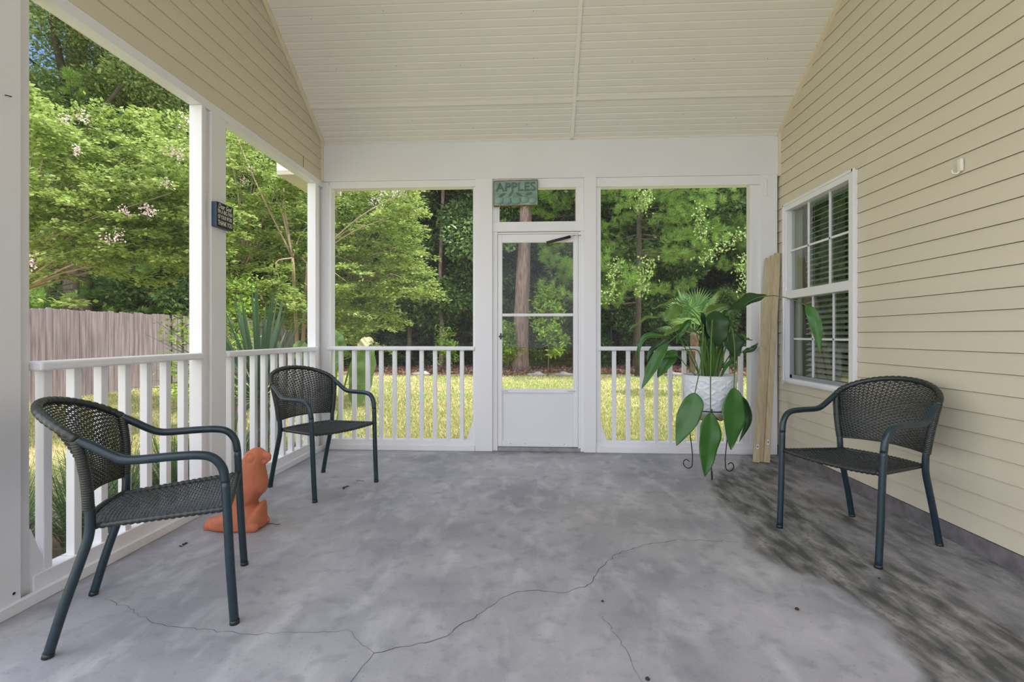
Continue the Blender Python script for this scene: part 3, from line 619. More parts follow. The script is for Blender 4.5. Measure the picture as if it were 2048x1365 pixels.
def make_chair(label):
    T = thing('wicker_armchair', label, 'chair')
    r = 0.0165
    for s_ in (-1, 1):
        m_ = lambda P: [Vector((p[0]*s_, p[1], p[2])) for p in P]
        fl = smooth_path(m_([(.272,.276,0),(.274,.262,.22),(.276,.252,.44),(.278,.246,.56)]), 6)
        lg = MB().tube(fl, r, 14).build('leg', M['tube'], T, True)
        MB().tube([fl[0]+Vector((0,0,0.0)), fl[0]+Vector((0,0,0.016))], r+0.0012, 14).build('foot_cap', M['black'], lg, True)
        arm = smooth_path(m_([(.278,.246,.56),(.280,.236,.615),(.282,.205,.658),(.284,.155,.674),(.284,.07,.677),(.283,-.03,.676),(.281,-.075,.682),(.277,-.115,.702),(.272,-.165,.735),(.269,-.209,.761)]), 6)
        MB().tube(arm, r, 14).build('armrest', M['tube'], T, True)
        rl = smooth_path(m_([(.231,-.300,0),(.229,-.258,.16),(.227,-.210,.32),(.226,-.188,.40),(.227,-.183,.46),(.230,-.184,.51)]), 6)
        lg = MB().tube(rl, r, 14).build('leg', M['tube'], T, True)
        MB().tube([rl[0], rl[0]+Vector((0,0.004,0.016))], r+0.0012, 14).build('foot_cap', M['black'], lg, True)
        P, R_ = wrapped([back_pt(s_*1.0, v) for v in (0,0.25,0.5,0.75,1.0)], r+0.001)
        MB().tube(P, R_, 12).build('back_post', M['wicker'], T, True)
    # rim of the back
    P, R_ = wrapped([back_pt(-1+2*k/40, 1.0)+Vector((0,0,0.002)) for k in range(41)], 0.0150, 0.022)
    MB().tube(P, R_, 12).build('back_rim', M['wicker'], T, True)
    P, R_ = wrapped([back_pt(-1+2*k/16, 0.0) for k in range(17)], 0.006)
    MB().tube(P, R_, 8).build('lower_back_edge', M['wicker'], T, True)
    # woven backrest
    bk = MB(); ribs = 31; rows = 40; ns = (ribs-1)*2+1
    def frame(fn, a_, b_, ea=0.01):
        p = fn(a_, b_); da = (fn(a_+ea, b_)-fn(a_-ea, b_)).normalized(); db = (fn(a_, b_+ea)-fn(a_, b_-ea)).normalized()
        return p, da, db, da.cross(db).normalized()
    for k in range(ribs):
        c = -0.97+1.94*k/(ribs-1); fr = [frame(back_pt, c, v/12) for v in range(13)]
        ribbon(bk, [q[0] for q in fr], [q[3] for q in fr], 0.0068, 0.0012, [q[1] for q in fr])
    for j in range(rows):
        v = (j+0.5)/rows; fr = []
        for i in range(ns):
            c = -0.97+1.94*i/(ns-1); q = frame(back_pt, c, v)
            fr.append((q[0]+q[3]*0.0042*math.cos(PI*i/2.0+(j % 2)*PI), q[2], q[3]))
        ribbon(bk, [q[0] for q in fr], [q[2] for q in fr], 0.0078, 0.0013, [q[1] for q in fr])
    bk.build('backrest', M['wicker'], T)
    # woven seat
    st_ = MB(); ribs = 31; rows = 38; ns = (ribs-1)*2+1
    for k in range(ribs):
        a_ = -0.97+1.94*k/(ribs-1); fr = [frame(seat_pt, a_, v/10) for v in range(11)]
        ribbon(st_, [q[0] for q in fr], [q[3] for q in fr], 0.0080, 0.0012, [q[1] for q in fr])
    for j in range(rows):
        v = (j+0.5)/rows; fr = []
        for i in range(ns):
            c = -0.97+1.94*i/(ns-1); q = frame(seat_pt, c, v)
            fr.append((q[0]+q[3]*0.0036*math.cos(PI*i/2.0+(j % 2)*PI), q[2], q[3]))
        ribbon(st_, [q[0] for q in fr], [q[2] for q in fr], 0.0088, 0.0013, [q[1] for q in fr])
    st_.build('seat', M['wicker_seat'], T)
    ed = MB()
    for path in ([seat_pt(-1+2*k/20, 0) for k in range(21)], [seat_pt(-1+2*k/20, 1) for k in range(21)], [seat_pt(-1, k/10) for k in range(11)], [seat_pt(1, k/10) for k in range(11)]):
        P, R_ = wrapped(path, 0.0110, 0.020); ed.tube(P, R_, 10)
    ed.build('seat_edge', M['wicker'], T, True)
    for A_, B_ in (((-.276,.250,.446),(-.262,.250,.450)), ((.276,.250,.446),(.262,.250,.450)), ((-.228,-.185,.428),(-.205,-.190,.431)), ((.228,-.185,.428),(.205,-.190,.431))):
        MB().tube([A_, B_], 0.0115, 10).build('seat_bracket', M['tube'], T, True)
    return T
ch1 = make_chair('dark woven armchair nearest the camera, at the left railing beside the terracotta bird')
ch1.location = (-1.554, 1.989, 0); ch1.rotation_euler.z = math.radians(-62.2)
for (lx, ly, la, lab) in ((-1.608, 3.634, -118.9, 'dark woven armchair in the far left corner of the porch'), (1.782, 2.848, 115.2, 'dark woven armchair on the right against the beige siding')):
    c_ = copy_tree(ch1); c_.location = (lx, ly, 0); c_.rotation_euler.z = math.radians(la); c_['label'] = lab
for o in COL.objects:
    if o.name.startswith('wicker_armchair'): o['group'] = 'woven porch armchairs'

# ------------------------------------------------------------------ terracotta bird
def statue():
    Yc = 2.82; P = lambda px_, py_: onY(px_, py_, Yc)
    # sections from base to crown: (py, left px, right px, depth half-width)
    secs = [(1063,424,524,.085),(1050,418,529,.095),(1036,428,529,.095),(1026,452,522,.088),(1016,462,517,.082),(1006,464,511,.078),(994,466,517,.082),(980,468,526,.088),(966,471,532,.088),(952,475,530,.083),(938,480,527,.075),(926,485,528,.066),(916,489,530,.060),(907,494,529,.054),(900,501,524,.042),(896,508,518,.024)]
    n_ = 28; V = []
    for (py_, a_, b_, dy) in secs:
        pa, pb = P(a_, py_), P(b_, py_); c = (pa+pb)/2; rx = (pb.x-pa.x)/2; z = max(0.0, c.z)
        for k in range(n_):
            t_ = 2*PI*k/n_; ex = math.copysign(abs(math.cos(t_))**0.85, math.cos(t_)); ey = math.copysign(abs(math.sin(t_))**0.85, math.sin(t_))
            V.append((c.x+rx*ex, Yc+dy*ey, z))
    F = [(i*n_+k, i*n_+(k+1) % n_, (i+1)*n_+(k+1) % n_, (i+1)*n_+k) for i in range(len(secs)-1) for k in range(n_)]
    F += [tuple(range(n_-1, -1, -1)), tuple((len(secs)-1)*n_+k for k in range(n_))]
    mb = MB().add(V, F)
    def ell(c, r, rot=0):
        bm = bmesh.new(); bmesh.ops.create_uvsphere(bm, u_segments=20, v_segments=14, radius=1); R = Matrix.Rotation(rot, 3, 'Y')
        pts = [Vector(c)+R@Vector((v.co.x*r[0], v.co.y*r[1], v.co.z*r[2])) for v in bm.verts]; bm.verts.index_update()
        mb.add(pts, [[v.index for v in f_.verts] for f_ in bm.faces]); bm.free()
    ell(P(517, 912)+Vector((0,0,0)), (.046,.044,.044))                 # face
    ell(P(531, 911), (.036,.022,.022), 0.30)                           # upper beak
    ell(P(538, 918), (.013,.014,.017), 0.3); ell(P(527, 924), (.026,.022,.016), 0.0)                            # hooked tip
    for sy in (-1, 1):
        ell(P(500, 968)+Vector((0, sy*0.058, 0)), (.070,.036,.115), 0.16)   # wings
        ell(P(511, 913)+Vector((0, sy*0.050, 0)), (.022,.010,.020))         # eye socket ring
        ell(P(512, 1048)+Vector((0, sy*0.06, 0.0)), (.050,.030,.034))       # feet
    ell(P(524, 965), (.024,.055,.066), -0.1)                           # breast bulge
    ell(P(440, 1047), (.070,.078,.046), -0.1)                          # rock base, rear
    ell(P(425, 1050), (.034,.066,.046)); ell(P(514, 1036), (.046,.082,.052), 0.1)
    ell(P(520, 1024), (.030,.060,.055), 0.2)                           # perch knob in front
    ell(P(524, 1010), (.016,.040,.030), 0.5)
    o = mb.build('garden_statue', M['terracotta'], None, True)
    md = o.modifiers.new('r', 'REMESH'); md.mode = 'VOXEL'; md.voxel_size = 0.005; md.use_smooth_shade = True
    s2 = o.modifiers.new('s', 'SMOOTH'); s2.factor = 0.6; s2.iterations = 5
    dg = bpy.context.evaluated_depsgraph_get(); dg.update(); me = bpy.data.meshes.new_from_object(o.evaluated_get(dg)); o.modifiers.clear(); o.data = me
    # carve the eye ring and press the foot of the statue flat
    ec = [P(511, 914)+Vector((0.0, sy*0.060, 0)) for sy in (-1, 1)]
    for v in me.vertices:
        for e_ in ec:
            d = math.hypot(v.co.x-e_.x, v.co.z-e_.z)
            if abs(v.co.y-e_.y) < 0.035:
                v.co.y += (-1 if e_.y < Yc else 1)*(-0.006*math.exp(-((d-0.024)/0.005)**2)+0.004*math.exp(-(d/0.008)**2))
        if v.co.z < 0: v.co.z = 0
    zmin = min(v.co.z for v in me.vertices)
    for v in me.vertices: v.co.z -= zmin
    return tag(o, 'terracotta bird statue with a hooked beak on the floor at the left railing', 'statue')
statue()

# ------------------------------------------------------------------ plant stand, pot, plant
PC = Vector((1.394, 4.09, 0)); RZ = 0.532
stn_ = thing('plant_stand', 'dark wrought iron plant stand with three curled feet under the white pot', 'plant stand', PC)
MB().tube([(0.188*math.cos(a_), 0.188*math.sin(a_), RZ) for a_ in np.linspace(0, 2*PI, 49)], 0.004, 8, False).build('ring', M['iron'], stn_, True)
MB().tube([(0.10*math.cos(a_), 0.10*math.sin(a_), RZ-0.075) for a_ in np.linspace(0, 2*PI, 33)], 0.003, 8, False).build('ring', M['iron'], stn_, True)
for (fx, fy) in ((1.246,4.244), (1.344,3.892), (1.584,4.155)):
    d = Vector((fx-PC.x, fy-PC.y, 0)).normalized(); rr = 0.150
    pts = [d*0.188+Vector((0,0,RZ+0.02)), d*0.187+Vector((0,0,RZ-0.05)), d*0.180+Vector((0,0,RZ-0.16)), d*0.165+Vector((0,0,0.25)), d*0.150+Vector((0,0,0.13)), d*0.152+Vector((0,0,0.06))]
    cc = d*0.198+Vector((0,0,0.050)); 
    for k in range(0, 15):
        a_ = PI+0.15+k*(1.75*PI/14); q = 0.046-0.0016*k
        pts.append(cc+d*math.cos(a_)*q+Vector((0,0,math.sin(a_)*q)))
    MB().tube(smooth_path(pts, 3), 0.0042, 8).build('leg', M['iron'], stn_, True)
    # scroll under the ring
    sd = Vector((-d.y, d.x, 0))
    for s_ in (-1, 1):
        q = [d*0.187+Vector((0,0,RZ-0.004)), d*0.165+sd*s_*0.03+Vector((0,0,RZ-0.045)), d*0.13+sd*s_*0.065+Vector((0,0,RZ-0.075)), d*0.10+sd*s_*0.095+Vector((0,0,RZ-0.066)), d*0.085+sd*s_*0.105+Vector((0,0,RZ-0.048))]
        MB().tube(smooth_path(q, 4), 0.0032, 6).build('scroll', M['iron'], stn_, True)
pl = thing('potted_bird_of_paradise', 'bird of paradise plant with drooping paddle leaves in an embossed white pot', 'potted plant', PC+Vector((0,0,RZ-0.075+0.003)))
PO = Matrix.Translation(-Vector(pl.location))
# pot with raised medallion pattern
pv = []; pf = []; NU, NV = 192, 44; z0, z1 = 0.515, 0.800
for j in range(NV+1):
    tt = j/NV; z = z0+(z1-z0)*tt; r0 = 0.172+0.036*tt
    for i in range(NU):
        a_ = 2*PI*i/NU; cu = (i/NU*10) % 1-0.5; cv = ((tt-0.06)/0.88*3) % 1-0.5; q = math.hypot(cu, cv); r2 = min(math.hypot(abs(cu)-0.5, abs(cv)-0.5), 9)
        h_ = 0.0040*(math.exp(-((q-0.42)/0.05)**2)+math.exp(-((r2-0.36)/0.05)**2)+0.8*math.exp(-(min(abs(abs(cu)-abs(cv)), 1)/0.04)**2)*(q < 0.45)) if 0.05 < tt < 0.93 else 0
        pv.append((PC.x+(r0+h_)*math.cos(a_), PC.y+(r0+h_)*math.sin(a_), z))
for j in range(NV):
    for i in range(NU): pf.append((j*NU+i, j*NU+(i+1) % NU, (j+1)*NU+(i+1) % NU, (j+1)*NU+i))
mb = MB().add(pv, pf)
mb.lathe([(0.208,0.800),(0.212,0.804),(0.208,0.808),(0.198,0.806),(0.196,0.76)], (PC.x,PC.y,0), 64, False)
o = mb.build('pot', M['pot'], pl, True); o.matrix_parent_inverse = PO
o = MB().lathe([(0.125,0.460),(0.150,0.462),(0.166,0.505),(0.173,0.517),(0.10,0.517)], (PC.x,PC.y,0), 64, True).build('pot_foot', M['pot_base'], pl, True); o.matrix_parent_inverse = PO
o = MB().lathe([(0.001,0.775),(0.1,0.778),(0.197,0.770)], (PC.x,PC.y,0), 40, False).build('soil', M['soil'], pl, True); o.matrix_parent_inverse = PO
def leaf(mid, wd, face, m_, fold=0.25, stem=None, sr=0.0045, wav=0.05, prof=None, name='leaf'):
    """paddle leaf along midrib points, half width wd, faces vector `face`"""
    P = smooth_path(mid, 14); n_ = len(P); V = []; F = []; K = 11; face = Vector(face).normalized(); R = random.random()*6
    for i, p in enumerate(P):
        t_ = i/(n_-1); d = (P[min(i+1, n_-1)]-P[max(i-1, 0)]).normalized(); s_ = d.cross(face).normalized(); n2 = s_.cross(d).normalized()
        w_ = wd*(max(0.03, math.sin(PI*min(1, t_**0.78))**0.78) if 0 < t_ < 1 else 0.03)
        if prof: w_ = wd*np.interp(t_, *prof)
        for k in range(K):
            c = -1+2*k/(K-1); q = w_*c*(1+wav*math.sin(9*t_*(1 if c > 0 else 1.3)+R+c))
            V.append(p+s_*q+n2*(abs(c)*w_*fold-0.007*math.sin(t_*14+R)*abs(c)**2-0.0011*math.sin((t_+0.10*abs(c))*95)*min(1, abs(c)*2)))
    for i in range(n_-1):
        for k in range(K-1): F.append((i*K+k, i*K+k+1, (i+1)*K+k+1, (i+1)*K+k))
    o = MB().add(V, F).build(name, m_, pl, True); o.matrix_parent_inverse = PO
    so_ = o.modifiers.new('t', 'SOLIDIFY'); so_.thickness = 0.0012
    rb = MB().tube([p+Vector(face)*0.0005 for p in P[:-2]], [0.0032*(1-0.75*i/n_) for i in range(n_-2)], 6).build('midrib', L['rib'], o, True); rb.matrix_parent_inverse = PO
    if stem:
        S_ = smooth_path(stem+[mid[0]], 6); k_ = len(S_)
        stob = MB().tube(S_, [sr*(1.7-0.8*i/k_) for i in range(k_)], 8).build('stalk', L['stem'], pl, True); stob.matrix_parent_inverse = PO
    return o
def q(px_, py_, y_): return onY(px_, py_, y_)
bs = lambda dx, dy=0.0: Vector((PC.x+dx, PC.y+dy, 0.77))
fr = (0.0, -1, 0.15)
# front drooping leaves
leaf([q(1390,786,3.84), q(1384,815,3.82), q(1370,850,3.81), q(1353,892,3.80)], 0.085, (-0.25,-1,0.35), L['bop'], 0.15, [bs(-0.02,-0.03), q(1406,700,4.0), q(1407,650,3.95), q(1406,680,3.88), q(1400,735,3.85)], 0.004)
leaf([q(1421,826,3.80), q(1419,865,3.78), q(1415,905,3.77), q(1410,954,3.76)], 0.082, (0.1,-1,0.3), L['bop'], 0.2, [bs(0.0,-0.03), q(1424,690,3.98), q(1425,640,3.90), q(1422,690,3.84), q(1421,760,3.81)], 0.0042)
leaf([q(1468,776,3.86), q(1467,815,3.84), q(1466,855,3.83), q(1461,900,3.82)], 0.088, (0.12,-1,0.3), L['bop'], 0.12, [bs(0.05,-0.02), q(1450,700,3.98), q(1462,655,3.92), q(1469,690,3.88), q(1469,735,3.86)], 0.004)
leaf([q(1476,790,4.0), q(1490,810,4.0), q(1497,842,4.0), q(1478,885,4.0)], 0.03, (-0.6,-1,0.2), L['bop_dark'], 0.3)
# central upright leaves
leaf([q(1431,622,3.98), q(1434,645,3.95), q(1437,668,3.94), q(1440,693,3.95)], 0.098, (0.0,-1,0.25), L['bop_dark'], 0.12, [bs(0.02), q(1428,700,4.06), q(1424,640,4.05)], 0.006)
leaf([q(1457,667,3.98), q(1464,682,3.96), q(1471,697,3.95), q(1478,713,3.95)], 0.082, (0.1,-1,0.2), L['bop_dark'], 0.12, [bs(0.04), q(1440,700,4.08), q(1450,670,4.05)], 0.006)
leaf([q(1454,626,4.05), q(1480,612,3.95), q(1508,600,3.88), q(1533,591,3.84)], 0.075, (0.1,-0.75,0.75), L['bop_dark'], 0.35, [bs(0.05), q(1445,700,4.1), q(1449,655,4.1)], 0.006)
# long stalk reaching over the window
leaf([q(1612,611,3.55), q(1626,632,3.50), q(1634,662,3.47), q(1640,707,3.46)], 0.038, (-0.6,-1,0.1), L['bop'], 0.3, [bs(0.06), q(1452,690,4.1), q(1462,640,4.0), q(1500,603,3.85), q(1540,592,3.70), q(1580,598,3.62)], 0.0032)
# right small blades
leaf([q(1484,705,4.0), q(1498,702,3.98), q(1508,696,3.97), q(1516,686,3.96)], 0.022, (0,-1,0.6), L['bop_dark'], 0.5, [bs(0.07), q(1470,715,4.05)], 0.003)
leaf([q(1482,668,4.2), q(1490,676,4.2), q(1497,680,4.2), q(1506,680,4.2)], 0.012, (0,-1,0.6), L['bop_light'], 0.5, [bs(0.06,0.05), q(1466,700,4.2)], 0.003)
# left arching stalks and hanging leaves
leaf([q(1334,688,4.05), q(1318,712,4.03), q(1302,742,4.02), q(1283,778,4.02)], 0.048, (-0.5,-1,0.2), L['bop'], 0.35, [bs(-0.05), q(1409,700,4.1), q(1396,668,4.1), q(1366,664,4.08)], 0.004)
leaf([q(1352,702,4.15), q(1341,715,4.13), q(1328,733,4.12), q(1315,756,4.12)], 0.055, (-0.3,-1,0.2), L['bop'], 0.3, [bs(-0.06), q(1398,705,4.15), q(1372,700,4.15)], 0.0035)
leaf([q(1364,616,4.15), q(1353,620,4.13), q(1340,630,4.12), q(1328,643,4.12)], 0.058, (-0.2,-1,0.3), L['bop_light'], 0.15, [bs(-0.03), q(1408,670,4.15), q(1388,628,4.15)], 0.0035)
leaf([q(1322,637,4.2), q(1300,636,4.22), q(1280,646,4.24), q(1258,662,4.26)], 0.028, (0,-0.4,1), L['bop_light'], 0.4, [bs(-0.07), q(1384,722,4.18), q(1352,665,4.18)], 0.0032)
leaf([q(1330,674,4.25), q(1300,672,4.25), q(1282,685,4.25), q(1274,722,4.25)], 0.026, (-0.4,-1,0.4), L['bop'], 0.4, [bs(-0.08), q(1392,735,4.2), q(1365,690,4.25)], 0.0032)
leaf([q(1370,607,4.3), q(1345,604,4.3), q(1325,612,4.3), q(1305,618,4.3)], 0.020, (0,-0.6,1), L['bop_light'], 0.4, [bs(-0.02,0.03), q(1405,650,4.25), q(1392,625,4.28)], 0.003)
leaf([q(1392,664,4.25), q(1368,655,4.25), q(1345,662,4.25), q(1322,680,4.25)], 0.035, (0,-0.6,1), L['bop_light'], 0.3, [bs(-0.03,0.03), q(1404,710,4.2)], 0.0035)
leaf([q(1402,626,4.0), q(1406,640,4.0), q(1411,662,4.0), q(1418,690,4.0)], 0.030, (0.5,-1,0.1), L['bop_dark'], 0.5, [bs(0.01), q(1415,700,4.05), q(1405,660,4.05)], 0.005)
leaf([q(1412,625,4.25), q(1425,622,4.3), q(1440,615,4.35), q(1458,612,4.4)], 0.05, (0,-0.8,0.8), L['bop_light'], 0.3)
leaf([q(1440,760,3.95), q(1450,735,3.98), q(1458,725,4.0), q(1466,712,4.0)], 0.012, (0,-1,0.3), L['bop'], 0.5)
leaf([q(1382,640,4.2), q(1372,650,4.2), q(1360,668,4.2), q(1352,690,4.2)], 0.030, (0.2,-1,0.3), L['bop'], 0.4, [bs(-0.02,0.02), q(1404,700,4.2), q(1396,655,4.2)], 0.003)
leaf([q(1360,716,4.1), q(1345,712,4.1), q(1330,716,4.1), q(1312,722,4.1)], 0.018, (0,-0.8,0.8), L['bop'], 0.4, [bs(-0.09,-0.03), q(1375,735,4.1)], 0.003)
leaf([q(1444,640,4.2), q(1452,628,4.25), q(1462,622,4.3), q(1474,620,4.35)], 0.03, (0,-0.8,0.8), L['bop'], 0.4, [bs(0.03,0.05), q(1438,690,4.2)], 0.004)
leaf([q(1345,672,4.2), q(1320,690,4.2), q(1300,705,4.2), q(1292,728,4.2)], 0.022, (-0.4,-1,0.4), L['bop_dark'], 0.4, [bs(-0.07,0.02), q(1390,720,4.2), q(1370,682,4.2)], 0.003)
# thick stem bundle
for k in range(9):
    dx = -0.05+0.0125*k; tp = q(1408+5.2*k, 668+random.uniform(-8, 18), 4.05+random.uniform(-0.04, 0.05))
    o = MB().tube(smooth_path([bs(dx, random.uniform(-.03,.03)), bs(dx*1.05, 0.0)+Vector((0,0,0.12)), tp], 5), [0.014-0.0006*i for i in range(11)], 8).build('stalk', L['stem'], pl, True); o.matrix_parent_inverse = PO

# ------------------------------------------------------------------ lumber leaning in the corner
def board(xb, xt, yb, yt, zt, wd, dp_, lab, tagz=None):
    T = thing('lumber_board', lab, 'board', (xb, yb, 0), 0, 'lumber boards leaning in the corner')
    a_ = Vector((0,0,0.012)); b_ = Vector((xt-xb, yt-yb, zt)); d = (b_-a_).normalized(); s_ = Vector((1,0,0)); s_ = (s_-d*s_.dot(d)).normalized(); n2 = d.cross(s_)
    mb = MB(); mb.obox((a_+b_)/2, s_, n2, d, wd/2, dp_/2, (b_-a_).length/2)
    zm = min(v[2] for v in mb.v); mb.v = [(v[0], v[1], v[2]-zm+0.0005) for v in mb.v]
    mb.build('plank', M['lumber'], T)
    if tagz:
        c = a_+d*tagz; nn = n2 if n2.y < 0 else -n2; c = c+nn*(dp_/2+0.0008)
        tg = MB().obox(c, s_, nn, d, 0.009, 0.0006, 0.020).build('paper_tag', M['tagw'], T); MB().obox(c+nn*0.001, s_, nn, d, 0.004, 0.0003, 0.010).build('tag_print', M['tagb'], tg)
board(1.924, 2.150, 4.47, 4.735, 1.850, 0.046, 0.030, 'leftmost of the three lumber boards leaning in the right corner', 0.13)
board(1.970, 2.192, 4.495, 4.742, 1.875, 0.038, 0.030, 'middle and narrowest looking of the three leaning lumber boards')
board(2.012, 2.232, 4.47, 4.735, 1.895, 0.050, 0.030, 'rightmost and tallest of the three leaning lumber boards, beside the siding', 0.17)

# ------------------------------------------------------------------ debris on the floor
def debris(px_, py_, kind, lab, size):
    r_ = ray(px_, py_); t_ = -CAMH/r_[2]; c = Vector((r_[0]*t_, r_[1]*t_, 0))
    mb = MB()
    if kind == 'leaf':
        for k in range(3):
            a_ = random.uniform(0, 6); d = Vector((math.cos(a_), math.sin(a_), 0)); s_ = Vector((-d.y, d.x, 0)); o_ = d*size*0.3*k
            mb.add([c+o_+Vector((0,0,.001)), c+o_+d*size*.5+s_*size*.2+Vector((0,0,.008)), c+o_+d*size+Vector((0,0,.003)), c+o_+d*size*.5-s_*size*.2+Vector((0,0,.004))], [(0,1,2,3)])
    elif kind == 'twig':
        mb.tube(smooth_path([c+Vector((-size,0,.0025)), c+Vector((-size*.2,.006,.003)), c+Vector((size*.4,-.004,.0025)), c+Vector((size,.004,.0025))], 3), 0.0016, 5)
    else: mb.lathe([(0.001,0.0),(size,0.0005),(size*0.8,size*0.7),(0.001,size*0.9)], c, 7)
    tag(mb.build({'leaf':'dry_leaf','twig':'twig','crumb':'dirt_crumb'}[kind], M['dark']), lab, {'leaf':'dry leaf','twig':'twig','crumb':'dirt'}[kind])
debris(683, 977, 'leaf', 'dry leaf on the floor in front of the far left armchair', 0.04)
debris(365, 1095, 'leaf', 'dry leaf scrap on the floor under the nearest armchair', 0.035)
debris(548, 1050, 'twig', 'thin twig on the floor right of the terracotta bird', 0.035)
debris(720, 963, 'twig', 'thin twig on the floor near the far left armchair front leg', 0.03)
debris(1594, 1220, 'crumb', 'dark crumb on the floor in front of the dark stain', 0.009)
debris(1295, 1360, 'crumb', 'dark crumb at the bottom edge of the floor', 0.008)
debris(1205, 1204, 'crumb', 'small dark crumb near the middle of the long floor crack', 0.006)
debris(1758, 1158, 'crumb', 'small dark crumb beside the front leg of the right armchair', 0.006)

# ================================================================== outdoors
GZ = -0.15
gm = bpy.data.materials.new('lawn'); gm.use_nodes = True; t = gm.node_tree; b = t.nodes['Principled BSDF']; b.inputs['Roughness'].default_value = 0.95; b.inputs['Specular IOR Level'].default_value = 0.1
tcn = N('ShaderNodeTexCoord')
base = ramp(noise(0.45, 4, None, 0.4), 0.38, srgb(166,180,110), 0.62, srgb(226,210,166))
base = mix(ramp(noise(22, 5), 0.4, (0,0,0,1), 0.7, (0.6,0.6,0.6,1)), base, srgb(120,132,64))
base = mix(ramp(noise(1.3, 3), 0.55, (0,0,0,1), 0.75, (0.8,0.8,0.8,1)), base, srgb(206,176,140))
t.links.new(base, b.inputs['Base Color'])
struct(MB().add([(-60,-40,GZ),(60,-40,GZ),(60,70,GZ),(-60,70,GZ)], [(0,1,2,3)]).build('lawn_ground', gm))
wm = mat('woodland_floor', srgb(96,72,58), 0.95, scale=3, col2=srgb(176,140,120), detail=10)
mvx = np.linspace(-30, 30, 61); V = []
for x_ in mvx: yl = 15.6+0.5*math.sin(x_*0.7)+0.3*math.sin(x_*1.9); V += [(x_*1.6, yl, GZ+0.012), (x_*1.6, yl+0.6, GZ+0.05), (x_*1.6, 22, GZ+0.2), (x_*1.6, 44, GZ+5.5)]
struct(MB().add(V, [(4*i+k, 4*i+4+k, 4*i+5+k, 4*i+1+k) for i in range(60) for k in range(3)]).build('mulch_bed', wm))
lm = MB().box((XL-1.4, 1.0, GZ-0.02), (XO, 5.4, GZ+0.012)).build('mulch_bed', wm); struct(lm)

def vecs(n_): v = RNG.normal(size=(n_,3)); return v/np.linalg.norm(v, axis=1)[:,None]
def leaves(name, C, D, Nn, ln, wd, m_, parent=None, bend=0.15):
    """C base points, D leaf directions, Nn approx normals, ln/wd arrays -> quad leaves"""
    D = D/np.linalg.norm(D, axis=1)[:,None]; S_ = np.cross(D, Nn); S_ /= np.linalg.norm(S_, axis=1)[:,None]+1e-9; N2 = np.cross(S_, D)
    ln = np.broadcast_to(ln, len(C))[:,None]; wd = np.broadcast_to(wd, len(C))[:,None]
    a_ = C; b_ = C+D*ln*0.5+S_*wd*0.5+N2*ln*bend; c_ = C+D*ln; d_ = C+D*ln*0.5-S_*wd*0.5+N2*ln*bend
    V = np.stack([a_, b_, c_, d_], 1).reshape(-1, 3); F = np.arange(len(V)).reshape(-1, 4)
    return npmesh(name, V, F, m_, parent)
def trunk(pts, r0, r1, m_, parent, name='trunk', n=10, jit=0.0):
    P = smooth_path(pts, 5); k_ = len(P)
    return MB().tube(P, [(r0+(r1-r0)*i/(k_-1))*(1+random.uniform(-jit, jit)) for i in range(k_)], n).build(name, m_, parent, True)

# grass blades on the lawn (uncountable)
def lawn_blades():
    n_ = 170000
    u = RNG.random(n_); px_ = RNG.uniform(20, 1540, n_); d = 5.6/(1-u*(1-5.6/16.5))
    rx = (-SN+(px_-1024)/FPX*CS); ry = (CS+(px_-1024)/FPX*SN); X = rx*d; Y = ry*d
    ok = ((Y > 5.05) | (X < -2.45)) & (Y < 15.7); X, Y, d = X[ok], Y[ok], d[ok]
    # nearer lawn on the left side
    X2 = RNG.uniform(-9.5, -3.3, 70000); Y2 = RNG.uniform(1.5, 9, 70000)
    C2 = np.stack([X2, Y2, np.full(70000, GZ)], 1); D2 = np.stack([RNG.normal(0, .55, 70000), RNG.normal(0, .55, 70000), np.ones(70000)], 1)
    o = leaves('dry_lawn_grass', C2, D2, vecs(70000), RNG.uniform(.035, .075, 70000), 0.010, L['grass_dry']); tag(o, 'patchy tan and green dry grass between the left railing and the privacy fence', 'grass', kind='stuff')
    k_ = len(X); C = np.stack([X, Y, np.full(k_, GZ)], 1); D = np.stack([RNG.normal(0, .45, k_), RNG.normal(0, .45, k_), np.ones(k_)], 1)
    ln = RNG.uniform(.035, .085, k_)
    o = leaves('lawn_grass', C, D, vecs(k_), ln, 0.006+0.0009*d, L['grass'])
    tag(o, 'sunlit yellow green lawn grass between the porch and the woods', 'grass', kind='stuff')
lawn_blades()
def litter():
    k_ = 16000; X = RNG.uniform(-14, 10, k_); Y = 15.7+RNG.random(k_)**1.3*4.5+0.5*np.sin(X*0.7)+0.3*np.sin(X*1.9)
    C = np.stack([X, Y, GZ+0.05+RNG.random(k_)*0.05], 1); D = vecs(k_); D[:,2] = abs(D[:,2])*0.4+0.1
    o = leaves('leaf_litter', C, D, vecs(k_), RNG.uniform(.07,.16,k_), 0.06, L['litter']); tag(o, 'brown pine straw and fallen leaves along the edge of the woods', 'leaf litter', kind='stuff')
litter()

